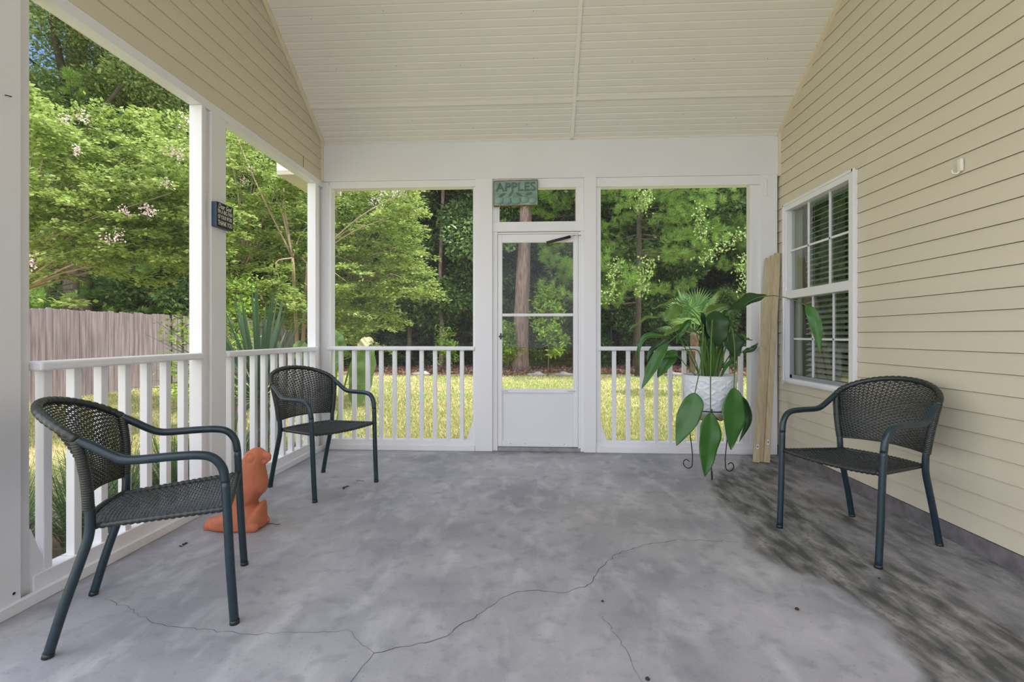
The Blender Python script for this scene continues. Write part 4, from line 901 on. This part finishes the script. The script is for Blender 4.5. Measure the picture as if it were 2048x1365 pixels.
# ---- privacy fence
fm = mat('weathered_fence', srgb(152,138,140), 0.9, scale=2.5, col2=srgb(104,90,92), stretch=(6,6,0.5), detail=7, bump=0.3, bscale=10)
tN = fm.node_tree; g_ = tN.nodes.new('ShaderNodeNewGeometry')
def fence(A, Bp, label, dark=False):
    T = thing('privacy_fence', label, 'fence', A); off = Matrix.Translation(-Vector(T.location)); d = (Bp-A); L_ = d.length; d.normalize(); s_ = Vector((-d.y, d.x, 0)); pw = 0.14; n_ = int(L_/pw)
    pk = MB()
    for k in range(n_):
        x_ = k*pw; h_ = 1.78+random.uniform(-.02,.02); g0 = 0.004; ea = 0.022; t_ = random.uniform(0, 0.006)
        prof = [(x_+g0, 0.0), (x_+pw-g0, 0.0), (x_+pw-g0, h_-ea), (x_+pw-g0-ea, h_), (x_+g0+ea, h_), (x_+g0, h_-ea)]
        V = [A+d*a_+s_*(t_)+Vector((0,0,z_)) for a_, z_ in prof]+[A+d*a_+s_*(t_+0.018)+Vector((0,0,z_)) for a_, z_ in prof]
        F = [(5,4,3,2,1,0), (6,7,8,9,10,11)]+[(i, (i+1) % 6, (i+1) % 6+6, i+6) for i in range(6)]
        pk.add(V, F)
    o = pk.build('pickets', fm, T); o.matrix_parent_inverse = off
    for z_ in (0.3, 0.95, 1.55):
        o = MB().beam(A+s_*0.05+Vector((0,0,z_)), Bp+s_*0.05+Vector((0,0,z_)), 0.05, 0.09).build('rail', fm, T); o.matrix_parent_inverse = off
    for k in range(int(L_/2.4)+1):
        c = A+d*k*2.4+s_*0.1; o = MB().box((c.x-0.045, c.y-0.045, GZ), (c.x+0.045, c.y+0.045, GZ+1.7)).build('fence_post', fm, T); o.matrix_parent_inverse = off
FA, FB, FC = atd(-120, 7.6, GZ), atd(345, 12.6, GZ), atd(640, 19.0, GZ)
fence(FA, FB, 'weathered grey picket privacy fence left of the porch, its near run')
fence(FB, FC, 'weathered grey picket privacy fence, its far run seen behind the spiky plant')
# wire fence along the woods
wf = thing('wire_fence', 'thin dark wire fence along the edge of the woods behind the lawn', 'fence', (0, 17.6, GZ)); off = Matrix.Translation(-Vector(wf.location))
wmb = MB()
for k in range(170): x_ = -9.0+k*0.12; wmb.box((x_-0.003, 17.597, GZ), (x_+0.003, 17.603, GZ+1.35))
for k in range(12): z_ = GZ+0.1+k*0.11; wmb.box((-9.0, 17.597, z_-0.003), (11.4, 17.603, z_+0.003))
o = wmb.build('wire_mesh', M['iron'], wf); o.matrix_parent_inverse = off
for k in range(8):
    x_ = -9+k*2.9; o = MB().box((x_-0.02, 17.62, GZ), (x_+0.02, 17.66, GZ+1.5)).build('fence_post', M['iron'], wf); o.matrix_parent_inverse = off

# ---- trees
def myrtle(base, H, spread, clumps, label, seed, nleaf=150, flowers=(), tr_=0.045):
    """multi-stemmed tree with layered sprays; clumps = list of (x,y,z,rad) world positions"""
    random.seed(seed); T = thing('crepe_myrtle', label, 'tree', base); bl = Vector(base); off = Matrix.Translation(-bl)
    fork = bl+Vector((0,0,0.5)); hubs = []
    for k in range(6):
        a_ = 2*PI*k/6+random.random(); h = bl+Vector((math.cos(a_)*spread*0.32, math.sin(a_)*spread*0.32, H*random.uniform(0.45, 0.6))); hubs.append(h)
        o = trunk([bl+Vector((math.cos(a_)*.1, math.sin(a_)*.1, 0)), bl.lerp(h, 0.4)+Vector((0,0,0.15)), h], tr_, tr_*0.6, M['bark_myrtle'], T, 'trunk', 8, 0.05); o.matrix_parent_inverse = off
    br = MB(); Cs = []; Ds = []; Ns = []
    for (cx, cy, cz, rad) in clumps:
        c = Vector((cx, cy, cz)); h = min(hubs, key=lambda q_: (q_-c).length); mid_ = h.lerp(c, 0.5)+Vector((random.uniform(-.2,.2), random.uniform(-.2,.2), 0.12))
        br.tube(smooth_path([h, mid_, c], 4), [0.016-0.0014*i for i in range(9)], 5)
        n_ = int(nleaf*rad/0.5); out = c-bl; out.z = 0; out = out.normalized() if out.length > 0.1 else Vector((1,0,0))
        # several drooping sprays per clump
        for s_ in range(9):
            a_ = random.uniform(0, 2*PI); d = Vector((math.cos(a_), math.sin(a_), random.uniform(-.25,.15)))+out*0.5; d.normalize(); L_ = rad*random.uniform(.7,1.3)
            q0 = c+Vector((random.gauss(0,.12), random.gauss(0,.12), random.gauss(0,.22)))*rad*2; tt = RNG.random(n_//3); q_ = np.array(q0)+np.outer(tt*L_, d)
            q_[:,2] -= 0.25*(tt*L_)**2; side = np.cross(d, (0,0,1)); side /= np.linalg.norm(side)+1e-9
            lat = RNG.uniform(-1, 1, len(tt))*0.26*rad*(1.15-tt)*1.4; q_ += np.outer(lat, side); q_ += RNG.normal(0, .02, q_.shape)
            Cs.append(q_); dd = np.outer(np.sign(lat), side)+np.array(d)*0.7+RNG.normal(0,.35,q_.shape); Ds.append(dd); Ns.append(np.array([0,0,1.])+RNG.normal(0,.38,q_.shape))
    o = br.build('branches', M['bark_myrtle'], T, True); o.matrix_parent_inverse = off
    C = np.concatenate(Cs); D = np.concatenate(Ds); Nn = np.concatenate(Ns); k_ = len(C)
    o = leaves('foliage', C, D, Nn, RNG.uniform(.045,.085,k_), RNG.uniform(.03,.05,k_), L['myrtle'], T, 0.05); o.matrix_parent_inverse = off
    if len(flowers):
        F_ = []
        for (p, r_) in flowers: F_.append(np.array(p)+RNG.normal(0, r_, (34, 3))*np.array([.8,.8,1.0]))
        C = np.concatenate(F_); k_ = len(C); o = leaves('blossom', C, vecs(k_), vecs(k_), RNG.uniform(.018,.034,k_), 0.022, L['flower'], T); o.matrix_parent_inverse = off
    return T
def zat(py_, d): return CAMH+(670-py_)/FPX*d
def clump(px_, py_, d, r_): v = atd(px_, d); return (v.x, v.y, zat(py_, d), r_)
# myrtle A: behind the corner (pixels 450-870)
cl = []
rr = random.Random(3)
outl = [(455,250),(470,330),(500,420),(520,300),(560,380),(560,480),(600,420),(620,340),(640,520),(600,590),(560,620),(500,560),(470,600),(680,400),(700,470),(690,560),(720,620),(690,650),(740,400),(760,440),(780,500),(800,430),(810,540),(835,550),(760,600),(650,640),(530,360),(585,300),(640,450),(720,530),(480,480),(545,560),(800,390),(750,560),(455,420),(620,600),(665,600)]
for (a_, b_) in outl:
    for k in range(2): cl.append(clump(a_+rr.uniform(-18,18), b_+rr.uniform(-14,14), rr.uniform(7.6, 9.6), rr.uniform(.38,.6)))
fl = [((atd(a_, 7.6).x, atd(a_, 7.6).y, zat(b_, 7.6)), .05) for a_, b_ in ((765,385),(785,388),(800,382),(812,392),(757,402),(745,405),(505,340),(486,362))]
myrtle(atd(600, 8.8, GZ), 4.2, 2.8, cl, 'crepe myrtle with layered pale green sprays just beyond the far left corner', 3, 300, fl)
# myrtle B: left side near
cl = []
outl = [(90,260),(70,330),(110,370),(60,410),(140,300),(150,400),(190,350),(180,440),(110,450),(70,480),(230,400),(240,460),(290,420),(215,490),(330,440),(340,380),(300,340),(130,500),(350,480),(230,310),(180,270),(370,420),(360,300),(290,290),(60,260),(390,500),(345,520)]
for (a_, b_) in outl:
    for k in range(2): cl.append(clump(a_+rr.uniform(-20,20), b_+rr.uniform(-16,16), rr.uniform(5.6, 7.4), rr.uniform(.36,.55)))
fl = [((atd(a_, 5.25).x, atd(a_, 5.25).y, zat(b_, 5.25)), .035) for a_, b_ in ((290,418),(302,424),(250,420),(345,300),(360,310),(165,235),(215,478),(236,472),(375,240),(330,368),(62,525),(150,300),(130,240))]
myrtle(atd(-190, 6.4, GZ), 3.9, 3.6, cl, 'flowering crepe myrtle filling the near left screen above the fence', 4, 330, fl)

def blob_tree(name, kind, base, H, R_, label, lm_, nclump, nleaf, lsize, z0f=0.15, trunk_r=0.16, tm='bark', group=None, shape=0.75, drop=0.0, dens=1.0):
    T = thing(name, label, 'tree', base, 0, group)
    o = trunk([(0,0,-0.1), (0.1,0.05,H*0.3), (-0.1,0.1,H*0.65), (0.05,0,H*0.92)], trunk_r, trunk_r*0.3, M[tm], T, 'trunk', 10)
    br = MB(); Cs = []; Ds = []; Ns = []
    for k in range(nclump):
        t_ = random.random(); z = H*(z0f+(1-z0f)*t_); rad = R_*math.sqrt(max(0.05, 1-abs(2*t_**shape-1)**2.2)); a_ = random.uniform(0, 2*PI); q_ = rad*random.uniform(.35, 1.0)
        c = np.array([math.cos(a_)*q_, math.sin(a_)*q_, z])
        if k % 2 == 0: br.tube([(0,0,max(0.3, z-q_*0.5)), tuple(c*[.5,.5,1]-[0,0,q_*0.15]), tuple(c)], [0.05, 0.03, 0.012], 5)
        cr_ = R_*random.uniform(.16,.30)*dens; n_ = nleaf
        v = vecs(n_); p = v*(RNG.random(n_)[:,None]**0.45)*cr_*np.array([1,1,0.55])+c
        Cs.append(p); Ds.append(v*np.array([1,1,.35])+RNG.normal(0,.5,p.shape)-np.array([0,0,drop])); Ns.append(np.array([0,0,1.])+RNG.normal(0,.55,p.shape))
    br.build('branches', M[tm], T, True)
    C = np.concatenate(Cs); k_ = len(C); leaves('foliage', C, np.concatenate(Ds), np.concatenate(Ns), RNG.uniform(.7,1.3,k_)*lsize, RNG.uniform(.45,.65,k_)*lsize, lm_, T, 0.06)
    return T
def pine_tree(base, H, R_, label, nb, lm_, z0=1.5, group=None, trunk_r=0.09, side=None):
    """pine: whorled limbs with needle tufts"""
    T = thing('pine_tree', label, 'tree', base, 0, group)
    trunk([(0,0,-0.1), (0.05,0,H*0.5), (0,0.05,H)], trunk_r, 0.05, M['bark_dark'], T, 'trunk', 12)
    br = MB(); Cs = []; Ds = []
    for k in range(nb):
        z = z0+(H-z0)*(k+random.random())/nb; a_ = random.uniform(0, 2*PI) if side is None else random.gauss(side, 0.9); L_ = R_*(1-0.55*(z-z0)/(H-z0))*random.uniform(.7,1.1)
        d = Vector((math.cos(a_), math.sin(a_), 0)); tip = Vector((0,0,z))+d*L_+Vector((0,0,L_*0.12)); P = smooth_path([Vector((0,0,z)), Vector((0,0,z))+d*L_*0.5+Vector((0,0,-0.05)), tip], 5)
        br.tube(P, [0.022*(1-i/(len(P)+1)) for i in range(len(P))], 5)
        for i in range(34):
            t_ = 0.3+0.7*random.random(); p = Vector(P[min(len(P)-1, int(t_*(len(P)-1)))]); sd = Vector((-d.y, d.x, 0)); p = p+sd*random.uniform(-1,1)*L_*0.28*(1.2-t_)+Vector((0,0,random.uniform(-.12,.2)))
            n_ = 46; ax = (d*0.6+sd*random.uniform(-.6,.6)+Vector((0,0,random.uniform(.1,.7)))).normalized()
            v = vecs(n_)*0.75+np.array(ax)*0.75; Cs.append(np.tile(np.array(p), (n_,1))+np.outer(RNG.random(n_)*0.12, np.array(ax))); Ds.append(v)
    br.build('branches', M['bark_dark'], T, True)
    C = np.concatenate(Cs); D = np.concatenate(Ds); k_ = len(C); leaves('needles', C, D, vecs(k_), RNG.uniform(.12,.20,k_), 0.010, lm_, T, 0.0)
    return T
random.seed(21)
# pines on the right, in front of the dark woods
pine_tree(atd(1275, 15.0, GZ), 11.0, 3.2, 'bright green pine with soft needle tufts right of the door', 62, L['pine'], 2.2)
pine_tree(atd(1560, 15.5, GZ), 11.5, 3.2, 'bright green pine at the right end of the back lawn, partly behind the right post', 60, L['pine'], 2.2)
pine_tree(atd(1150, 16.5, GZ), 12.0, 2.4, 'slender pine whose limbs hang beside the right edge of the door glass', 26, L['pine'], 3.0)
pine_tree(atd(150, 14.5, GZ), 9.0, 3.4, 'low limbed pine just over the near fence on the left', 56, L['pine'], 1.5)
pine_tree(atd(310, 17.0, GZ), 11.0, 3.0, 'darker pine over the fence, left of the middle post', 50, L['pine_d'], 1.6)
# large bare pine trunk behind the door
bt = thing('bare_pine', 'tall bare pine trunk seen straight through the screen door', 'tree', atd(1041, 16.4, GZ))
trunk([(0,0,-0.1), (0.02,0,1.5), (0.12,0,4.0), (0.28,0,8.0), (0.4,0,13.0)], 0.29, 0.15, M['bark_pine'], bt, 'trunk', 18, 0.04)
# oak at the upper left
oak = blob_tree('oak_tree', 0, atd(150, 15.5, GZ), 15.5, 5.5, 'tall oak with sky showing through its crown at the upper left', L['oak'], 46, 1500, 0.105, 0.45, 0.42, 'bark', None, 0.8, 0.1, 0.9)
blob_tree('oak_tree', 0, atd(390, 17.5, GZ), 16.0, 5.0, 'dark limbed oak right of the tall oak, behind the middle post', L['oak'], 95, 1400, 0.105, 0.30, 0.4, 'bark', None, 0.8, 0.1)
for pts, r_ in (([(0,0,7.0),(-0.5,-1.6,9.0),(-1.3,-2.4,10.6),(-2.6,-2.6,11.2)],.16),([(-0.4,-1.4,8.6),(-1.2,-2.2,9.2),(-2.6,-2.4,9.4)],.08),([(0,0,7.6),(0.9,-1.5,9.6),(1.0,-2.0,11.6)],.13),([(0,0,6.0),(1.5,-1.2,7.0),(2.9,-1.6,8.2)],.13)):
    trunk(pts, r_, r_*0.35, M['bark_dark'], oak, 'limb', 8, 0.06)
# dark woods
protos = []
GRP = 'evergreen trees of the dark woods'
for k in range(3):
    T = blob_tree('evergreen_tree', 0, (0,0,0), 15.0, 3.6, 'dense dark evergreen in the woods behind the wire fence', L['dark'], 130, 900, 0.14, 0.10, 0.17, 'bark_dark', GRP, 0.8, 0.15, 1.05); protos.append(T)
spots = []
for i, px_ in enumerate(range(430, 1720, 118)): spots.append((px_+random.uniform(-25,25), 19.6+random.uniform(-.7,.9)))
for i, px_ in enumerate(range(60, 1800, 150)): spots.append((px_+random.uniform(-25,25), 25.0+random.uniform(-1,1)))
for i, px_ in enumerate(range(-60, 2000, 190)): spots.append((px_+random.uniform(-25,25), 32.0+random.uniform(-1,1)))
for i, (px_, d) in enumerate(spots):
    T = protos[i] if i < 3 else copy_tree(protos[i % 3]); T.location = atd(px_, d, GZ); T.rotation_euler.z = random.uniform(0, 6.28); 
    T['label'] = 'dense dark evergreen in the woods, '+(['seen through the far left bay','above the banana leaves','behind the myrtle sprays left of the back wall','behind the thick dark trunk left of the door','behind the short pale trunk left of the door','behind the bright sapling left of the door','straight behind the bare pine trunk','at the right edge of the door glass','behind the right screen at its left edge','behind the fan palm','at the right edge of the right screen'][i] if i < 11 else 'in the rows behind the front trees')
    s_ = random.uniform(.9, 1.2)*(1 if d < 22 else 1.15 if px_ > 420 else 0.62); T.scale = (s_, s_, s_)
# smaller woodland understory
shr = []
for k in range(2):
    T = blob_tree('understory_shrub', 0, (0,0,0), 2.6, 1.2, 'dark leafy understory shrub at the foot of the woods', L['dark'], 34, 260, 0.11, 0.02, 0.04, 'bark_dark', 'understory shrubs along the wire fence', 0.7, 0.1, 1.1); T['category'] = 'shrub'; shr.append(T)
sp2 = [(px_+random.uniform(-20,20), 18.2+random.uniform(-.3,1.2)) for px_ in range(640, 1640, 75)]+[(px_, 16.6+(px_ % 3)*0.6) for px_ in range(70, 430, 45)]+[(px_, 19.5) for px_ in range(440, 640, 70)]
for i, (px_, d) in enumerate(sp2):
    T = shr[i] if i < 2 else copy_tree(shr[i % 2]); T.location = atd(px_, d, GZ); T.rotation_euler.z = random.uniform(0, 6.28); s_ = random.uniform(.7, 1.1)*(1.55 if px_ < 430 else 1); T.scale = (s_, s_, s_)
# thin understory trunks
for i, (px_, d, r_, lab) in enumerate(((882, 17.2, .09, 'thin pale trunk at the edge of the woods, left of the door'), (818, 18.4, .10, 'short pale trunk among the shade left of the door'), (720, 18.8, .16, 'thick dark trunk in shade under the myrtle sprays'), (1270, 18.0, .13, 'thick brown trunk in shade right of the door'))):
    T = thing('tree_trunk', lab, 'tree', atd(px_, d, GZ)); trunk([(0,0,-0.1), (0.03,0,1.5), (-0.03,0,3.4), (0.1,0,7.0)], r_, r_*0.6, M['bark'] if i > 1 else M['bark_pine'], T, 'trunk', 10, 0.05)
# bright sapling left, magnolia behind the door
def sapling(base, H, n_, ls, lm_, lab, name='sapling', sp=0.5):
    T = thing(name, lab, 'shrub', base); trunk([(0,0,0), (0.03,0,H*.5), (0,0.02,H)], 0.02, 0.008, M['bark'], T, 'stem', 6)
    br = MB(); Cs = []; Ds = []
    for k in range(n_):
        z = H*(0.25+0.75*random.random()); a_ = random.uniform(0, 6.28); r_ = sp*random.uniform(.3,1)*(1.1-0.6*z/H); c = Vector((math.cos(a_)*r_, math.sin(a_)*r_, z)); br.tube([(0,0,max(0, z-r_*.5)), c], 0.006, 4)
        m_ = 22; v = vecs(m_); v[:,2] = v[:,2]*0.5+0.2; Cs.append(np.array(c)+RNG.normal(0,.07,(m_,3))); Ds.append(v)
    br.build('branches', M['bark'], T); C = np.concatenate(Cs); k_ = len(C); leaves('foliage', C, np.concatenate(Ds), np.array([0,0,1.])+RNG.normal(0,.5,(k_,3)), RNG.uniform(.7,1.2,k_)*ls, ls*0.4, lm_, T, 0.05)
    return T
sapling(atd(890, 15.9, GZ), 1.5, 34, 0.13, L['bright'], 'bright green sapling on the mulch left of the door')
sapling(atd(1096, 15.2, GZ), 2.7, 60, 0.17, L['bright'], 'young broadleaf tree with pale leaves seen through the lower door glass', sp=0.65)
sapling(atd(1015, 16.2, GZ), 1.7, 60, 0.13, L['bright'], 'leafy shrub behind the lower left of the door glass', sp=0.5)
sapling(atd(470, 6.4, GZ), 2.0, 70, 0.075, L['bright'], 'yellow green leafy shrub behind the spiky plant at the left screens', sp=0.38)
sapling(atd(362, 6.2, GZ), 1.55, 22, 0.075, L['bright'], 'small yellow green shrub left of the middle post', sp=0.25)
# hanging vines at the right
def vine(px0, py0, px1, py1, d, lab, n_=160):
    a_ = atd(px0, d); b_ = atd(px1, d); A_ = Vector((a_.x, a_.y, zat(py0, d))); B_ = Vector((b_.x, b_.y, zat(py1, d)))
    T = thing('hanging_vine', lab, 'vine', A_); off = Matrix.Translation(-A_); P = smooth_path([A_, A_.lerp(B_, .5)+Vector((random.uniform(-.1,.1), 0, 0)), B_], 6)
    o = MB().tube(P, 0.008, 5).build('stem', M['bark'], T); o.matrix_parent_inverse = off
    tt = RNG.random(n_); C = np.array(A_)+np.outer(tt, np.array(B_-A_))+RNG.normal(0, 1, (n_,3))*np.array([.10,.08,.08]); D = vecs(n_)*0.6-np.array([0,0,.6])
    o = leaves('foliage', C, D, np.array([0,-1,.5])+RNG.normal(0,.5,(n_,3)), RNG.uniform(.05,.085,n_), 0.050, L['vine'], T, 0.05); o.matrix_parent_inverse = off
vine(1292, 375, 1288, 420, 12.0, 'pale vine hanging from the pine at the top of the right screen'); vine(1400, 410, 1405, 480, 12.0, 'pale vine in the middle of the right screen', 120)
vine(1300, 515, 1285, 590, 11.6, 'long pale vine hanging left of centre in the right screen', 150); vine(1240, 520, 1212, 600, 11.6, 'pale vine hanging at the left edge of the right screen', 130)
vine(1495, 460, 1400, 525, 11.6, 'pale vine trailing sideways at the right of the right screen', 150); vine(1490, 510, 1488, 580, 11.6, 'pale vine hanging at the right edge of the right screen', 120)
# fan palm
fp = thing('fan_palm', 'fan palm with pleated round fronds on the lawn behind the potted plant', 'palm', atd(1388, 10.5, GZ))
trunk([(0,0,-.05), (0.0,0,0.8), (0.02,0,1.35)], 0.10, 0.085, mat('palm_bark', srgb(116,92,80), 0.9, noise=0.3, scale=14, bump=0.6, bscale=30), fp, 'trunk', 12, 0.12)
tag_o = MB().tube([(0.0,-0.02,0.93),(0.0,-0.02,1.0)], 0.105, 14).build('dead_sheath', mat('orange_sheath', srgb(190,118,44), 0.8, noise=0.2, scale=20), fp, True)
for k in range(15):
    a_ = k*2.4; el = random.uniform(0.05, 1.25) if k > 3 else 1.3; L_ = random.uniform(.35,.6); d = Vector((math.cos(a_)*math.cos(el), math.sin(a_)*math.cos(el), math.sin(el))); hub = Vector((0,0,1.32))+d*L_
    fr_ = MB(); fr_.tube([Vector((0,0,1.3)), hub], 0.008, 5); u_ = d.cross(Vector((0,0,1))); u_ = u_.normalized() if u_.length > .05 else Vector((1,0,0)); w_ = u_.cross(d).normalized()
    for j in range(30):
        an = -2.1+4.2*j/29; dd = (d*math.cos(an)+u_*math.sin(an)).normalized(); s_ = d*-math.sin(an)+u_*math.cos(an); R2 = 0.48*(1-0.12*abs(an)/2)
        tip = hub+dd*R2+Vector((0,0,-0.10*(1-el/1.6))); m2 = hub+dd*R2*.55
        fr_.add([hub, m2+s_*0.016+w_*.008, tip, m2-s_*0.016+w_*.008], [(0,1,2,3)])
    fr_.build('frond', L['fan'], fp)
# yucca by the corner
yc = thing('yucca', 'spiky yucca with long sword leaves outside the far left bay', 'plant', atd(520, 4.95, GZ))
trunk([(0,0,-.05), (0.02,0,0.35), (0,0,0.70)], 0.08, 0.07, M['bark'], yc, 'trunk', 10, 0.1)
for k in range(96):
    a_ = k*2.39996; el = 1.45-1.75*(k/96)**1.1; L_ = random.uniform(1.0,1.28) if k < 72 else random.uniform(.8,1.0); d = Vector((math.cos(a_)*math.cos(el), math.sin(a_)*math.cos(el), math.sin(el))); s_ = Vector((-math.sin(a_), math.cos(a_), 0)); n2 = s_.cross(d)
    tipw = yc.location+d*L_
    if tipw.x > -2.24 and yc.location.y+d.y*L_ < 5.05 and d.x > 0: L_ = min(L_, 0.40/d.x)
    if d.x > 0.1 and L_ < 0.55: continue
    b0 = Vector((0,0,0.64))+d*0.05; V = []; F = []
    for i in range(9):
        t_ = i/8; p = b0+d*L_*t_+Vector((0,0,-0.16*t_*t_*math.cos(el))); w_ = 0.019*(0.7+0.9*t_ if t_ < .35 else 1.02*(1-((t_-.35)/.65)**1.6)+0.02)
        V += [p-s_*w_+n2*w_*.35, p, p+s_*w_+n2*w_*.35]
    for i in range(8): F += [(3*i, 3*i+1, 3*i+4, 3*i+3), (3*i+1, 3*i+2, 3*i+5, 3*i+4)]
    MB().add(V, F).build('blade', L['yucca'], yc, True)
# banana / elephant ear leaves behind the corner
bn = thing('banana_plant', 'banana plant with broad hanging leaves behind the left end of the back railing', 'plant', atd(690, 6.3, GZ)); off = Matrix.Translation(-Vector(bn.location))
def broad(mid_, wd, face, m_, nm):
    P = smooth_path(mid_, 7); n_ = len(P); V = []; F = []; K = 9
    for i, p in enumerate(P):
        t_ = i/(n_-1); d = (P[min(i+1,n_-1)]-P[max(i-1,0)]).normalized(); s_ = d.cross(Vector(face)).normalized(); n2 = s_.cross(d)
        w_ = wd*max(0.02, math.sin(PI*min(1,t_*0.96+.02))**0.55)
        for k in range(K): c = -1+2*k/(K-1); V.append(p+s_*w_*c*(1+.06*math.sin(t_*23+c))+n2*(abs(c)*w_*.3+.008*math.sin(t_*30)))
    for i in range(n_-1):
        for k in range(K-1): F.append((i*K+k, i*K+k+1, (i+1)*K+k+1, (i+1)*K+k))
    o = MB().add(V, F).build(nm, m_, bn, True); o.matrix_parent_inverse = off
def qd(px_, py_, d): v = atd(px_, d); return Vector((v.x, v.y, zat(py_, d)))
broad([qd(735,684,6.2), qd(732,720,6.15), qd(722,770,6.15), qd(708,812,6.2)], 0.16, (-0.1,-1,0.1), L['banana'], 'leaf')
broad([qd(742,688,6.25), qd(738,684,6.2), qd(728,688,6.15), qd(716,700,6.15)], 0.07, (0,-1,0.5), L['banana_dry'], 'dry_leaf')
broad([qd(664,668,6.2), qd(668,700,6.1), qd(664,735,6.1), qd(655,775,6.1)], 0.11, (-0.3,-1,0.1), L['banana'], 'leaf')
broad([qd(655,664,6.2), qd(668,676,6.15), qd(678,700,6.15), qd(676,730,6.2)], 0.10, (0.2,-1,0.6), L['banana'], 'leaf')
broad([qd(612,760,5.9), qd(610,725,5.8), qd(604,700,5.8), qd(590,686,5.8)], 0.10, (0.2,-1,0.2), L['banana'], 'leaf')
for pts in ([qd(665,880,6.3), qd(690,770,6.2), qd(705,722,6.2), qd(720,706,6.2), qd(735,690,6.2)], [qd(662,880,6.3), qd(672,760,6.2), qd(676,720,6.2)], [qd(660,880,6.3), qd(640,800,6.1), qd(615,750,5.9)]):
    o = MB().tube(smooth_path(pts, 5), 0.012, 7).build('stalk', L['bright'], bn, True); o.matrix_parent_inverse = off
# liriope clumps along the left railing outside
protoL = None
lspots = [(-2.72,2.05),(-2.78,2.42),(-2.70,2.80),(-2.78,3.18),(-2.72,3.55),(-2.78,3.92),(-2.72,4.30),(-3.12,2.15),(-3.14,2.75),(-3.16,3.4),(-3.05,1.55)]
wh = ['nearest the left post','second from the left post','behind the middle of the near bay','beside the middle post, near side','beside the middle post, far side','in the middle of the far bay','next to the corner','in the outer row, nearest','in the outer row, middle','in the outer row, farthest','outer row, at picture edge']
for i, (lx, ly) in enumerate(lspots):
    if protoL is None:
        T = thing('liriope_clump', '', 'plant', (lx, ly, GZ)); n_ = 210; V = []; F = []
        for k in range(n_):
            a_ = random.uniform(0, 6.28); lean = random.uniform(.15,.95); L_ = random.uniform(.38,.66); d = Vector((math.cos(a_), math.sin(a_), 0)); s_ = Vector((-d.y, d.x, 0)); b0 = d*random.uniform(0,.09)+Vector((0,0,.01)); o_ = len(V)
            for j in range(6):
                t_ = j/5; p = b0+d*L_*lean*t_**1.4+Vector((0,0,L_*(t_*(1.15-lean*.35)-0.50*lean*t_**2.4))); w_ = 0.0055*(1-t_**2*.95); V += [p-s_*w_, p+s_*w_]
            for j in range(5): F.append((o_+2*j, o_+2*j+1, o_+2*j+3, o_+2*j+2))
        MB().add(V, F).build('foliage', L['lirio'], T); protoL = T
    else: T = copy_tree(protoL)
    T.location = (lx, ly, GZ+0.012); T.rotation_euler.z = i*1.3; T['label'] = 'clump of narrow green blades outside the left railing, '+wh[i]; T['group'] = 'grassy clumps outside the left railing'
# edging stones at the lawn's edge
for i, (px_, d, lab) in enumerate(((845, 15.4, 'grey edging stone at the lawn edge left of the bright sapling'), (1075, 15.2, 'pale edging stone at the lawn edge behind the door glass'), (1128, 15.2, 'rounded pale stone at the lawn edge right in the door glass'), (1345, 15.3, 'grey edging stone at the lawn edge left of the potted plant'))):
    bm = bmesh.new(); bmesh.ops.create_icosphere(bm, subdivisions=3, radius=1)
    for v in bm.verts: v.co = Vector((v.co.x*.28, v.co.y*.14, v.co.z*.09))*(1+.18*math.sin(v.co.x*5+i)+.1*math.sin(v.co.z*7))
    bm.verts.index_update(); o = MB().add([v.co for v in bm.verts], [[v.index for v in f_.verts] for f_ in bm.faces]).build('edging_stone', mat('stone', srgb(168,162,160), .9, noise=.25, scale=9), None, True); bm.free()
    p = atd(px_, d, GZ+0.05); o.location = p; tag(o, lab, 'stone', 'edging stones along the lawn')
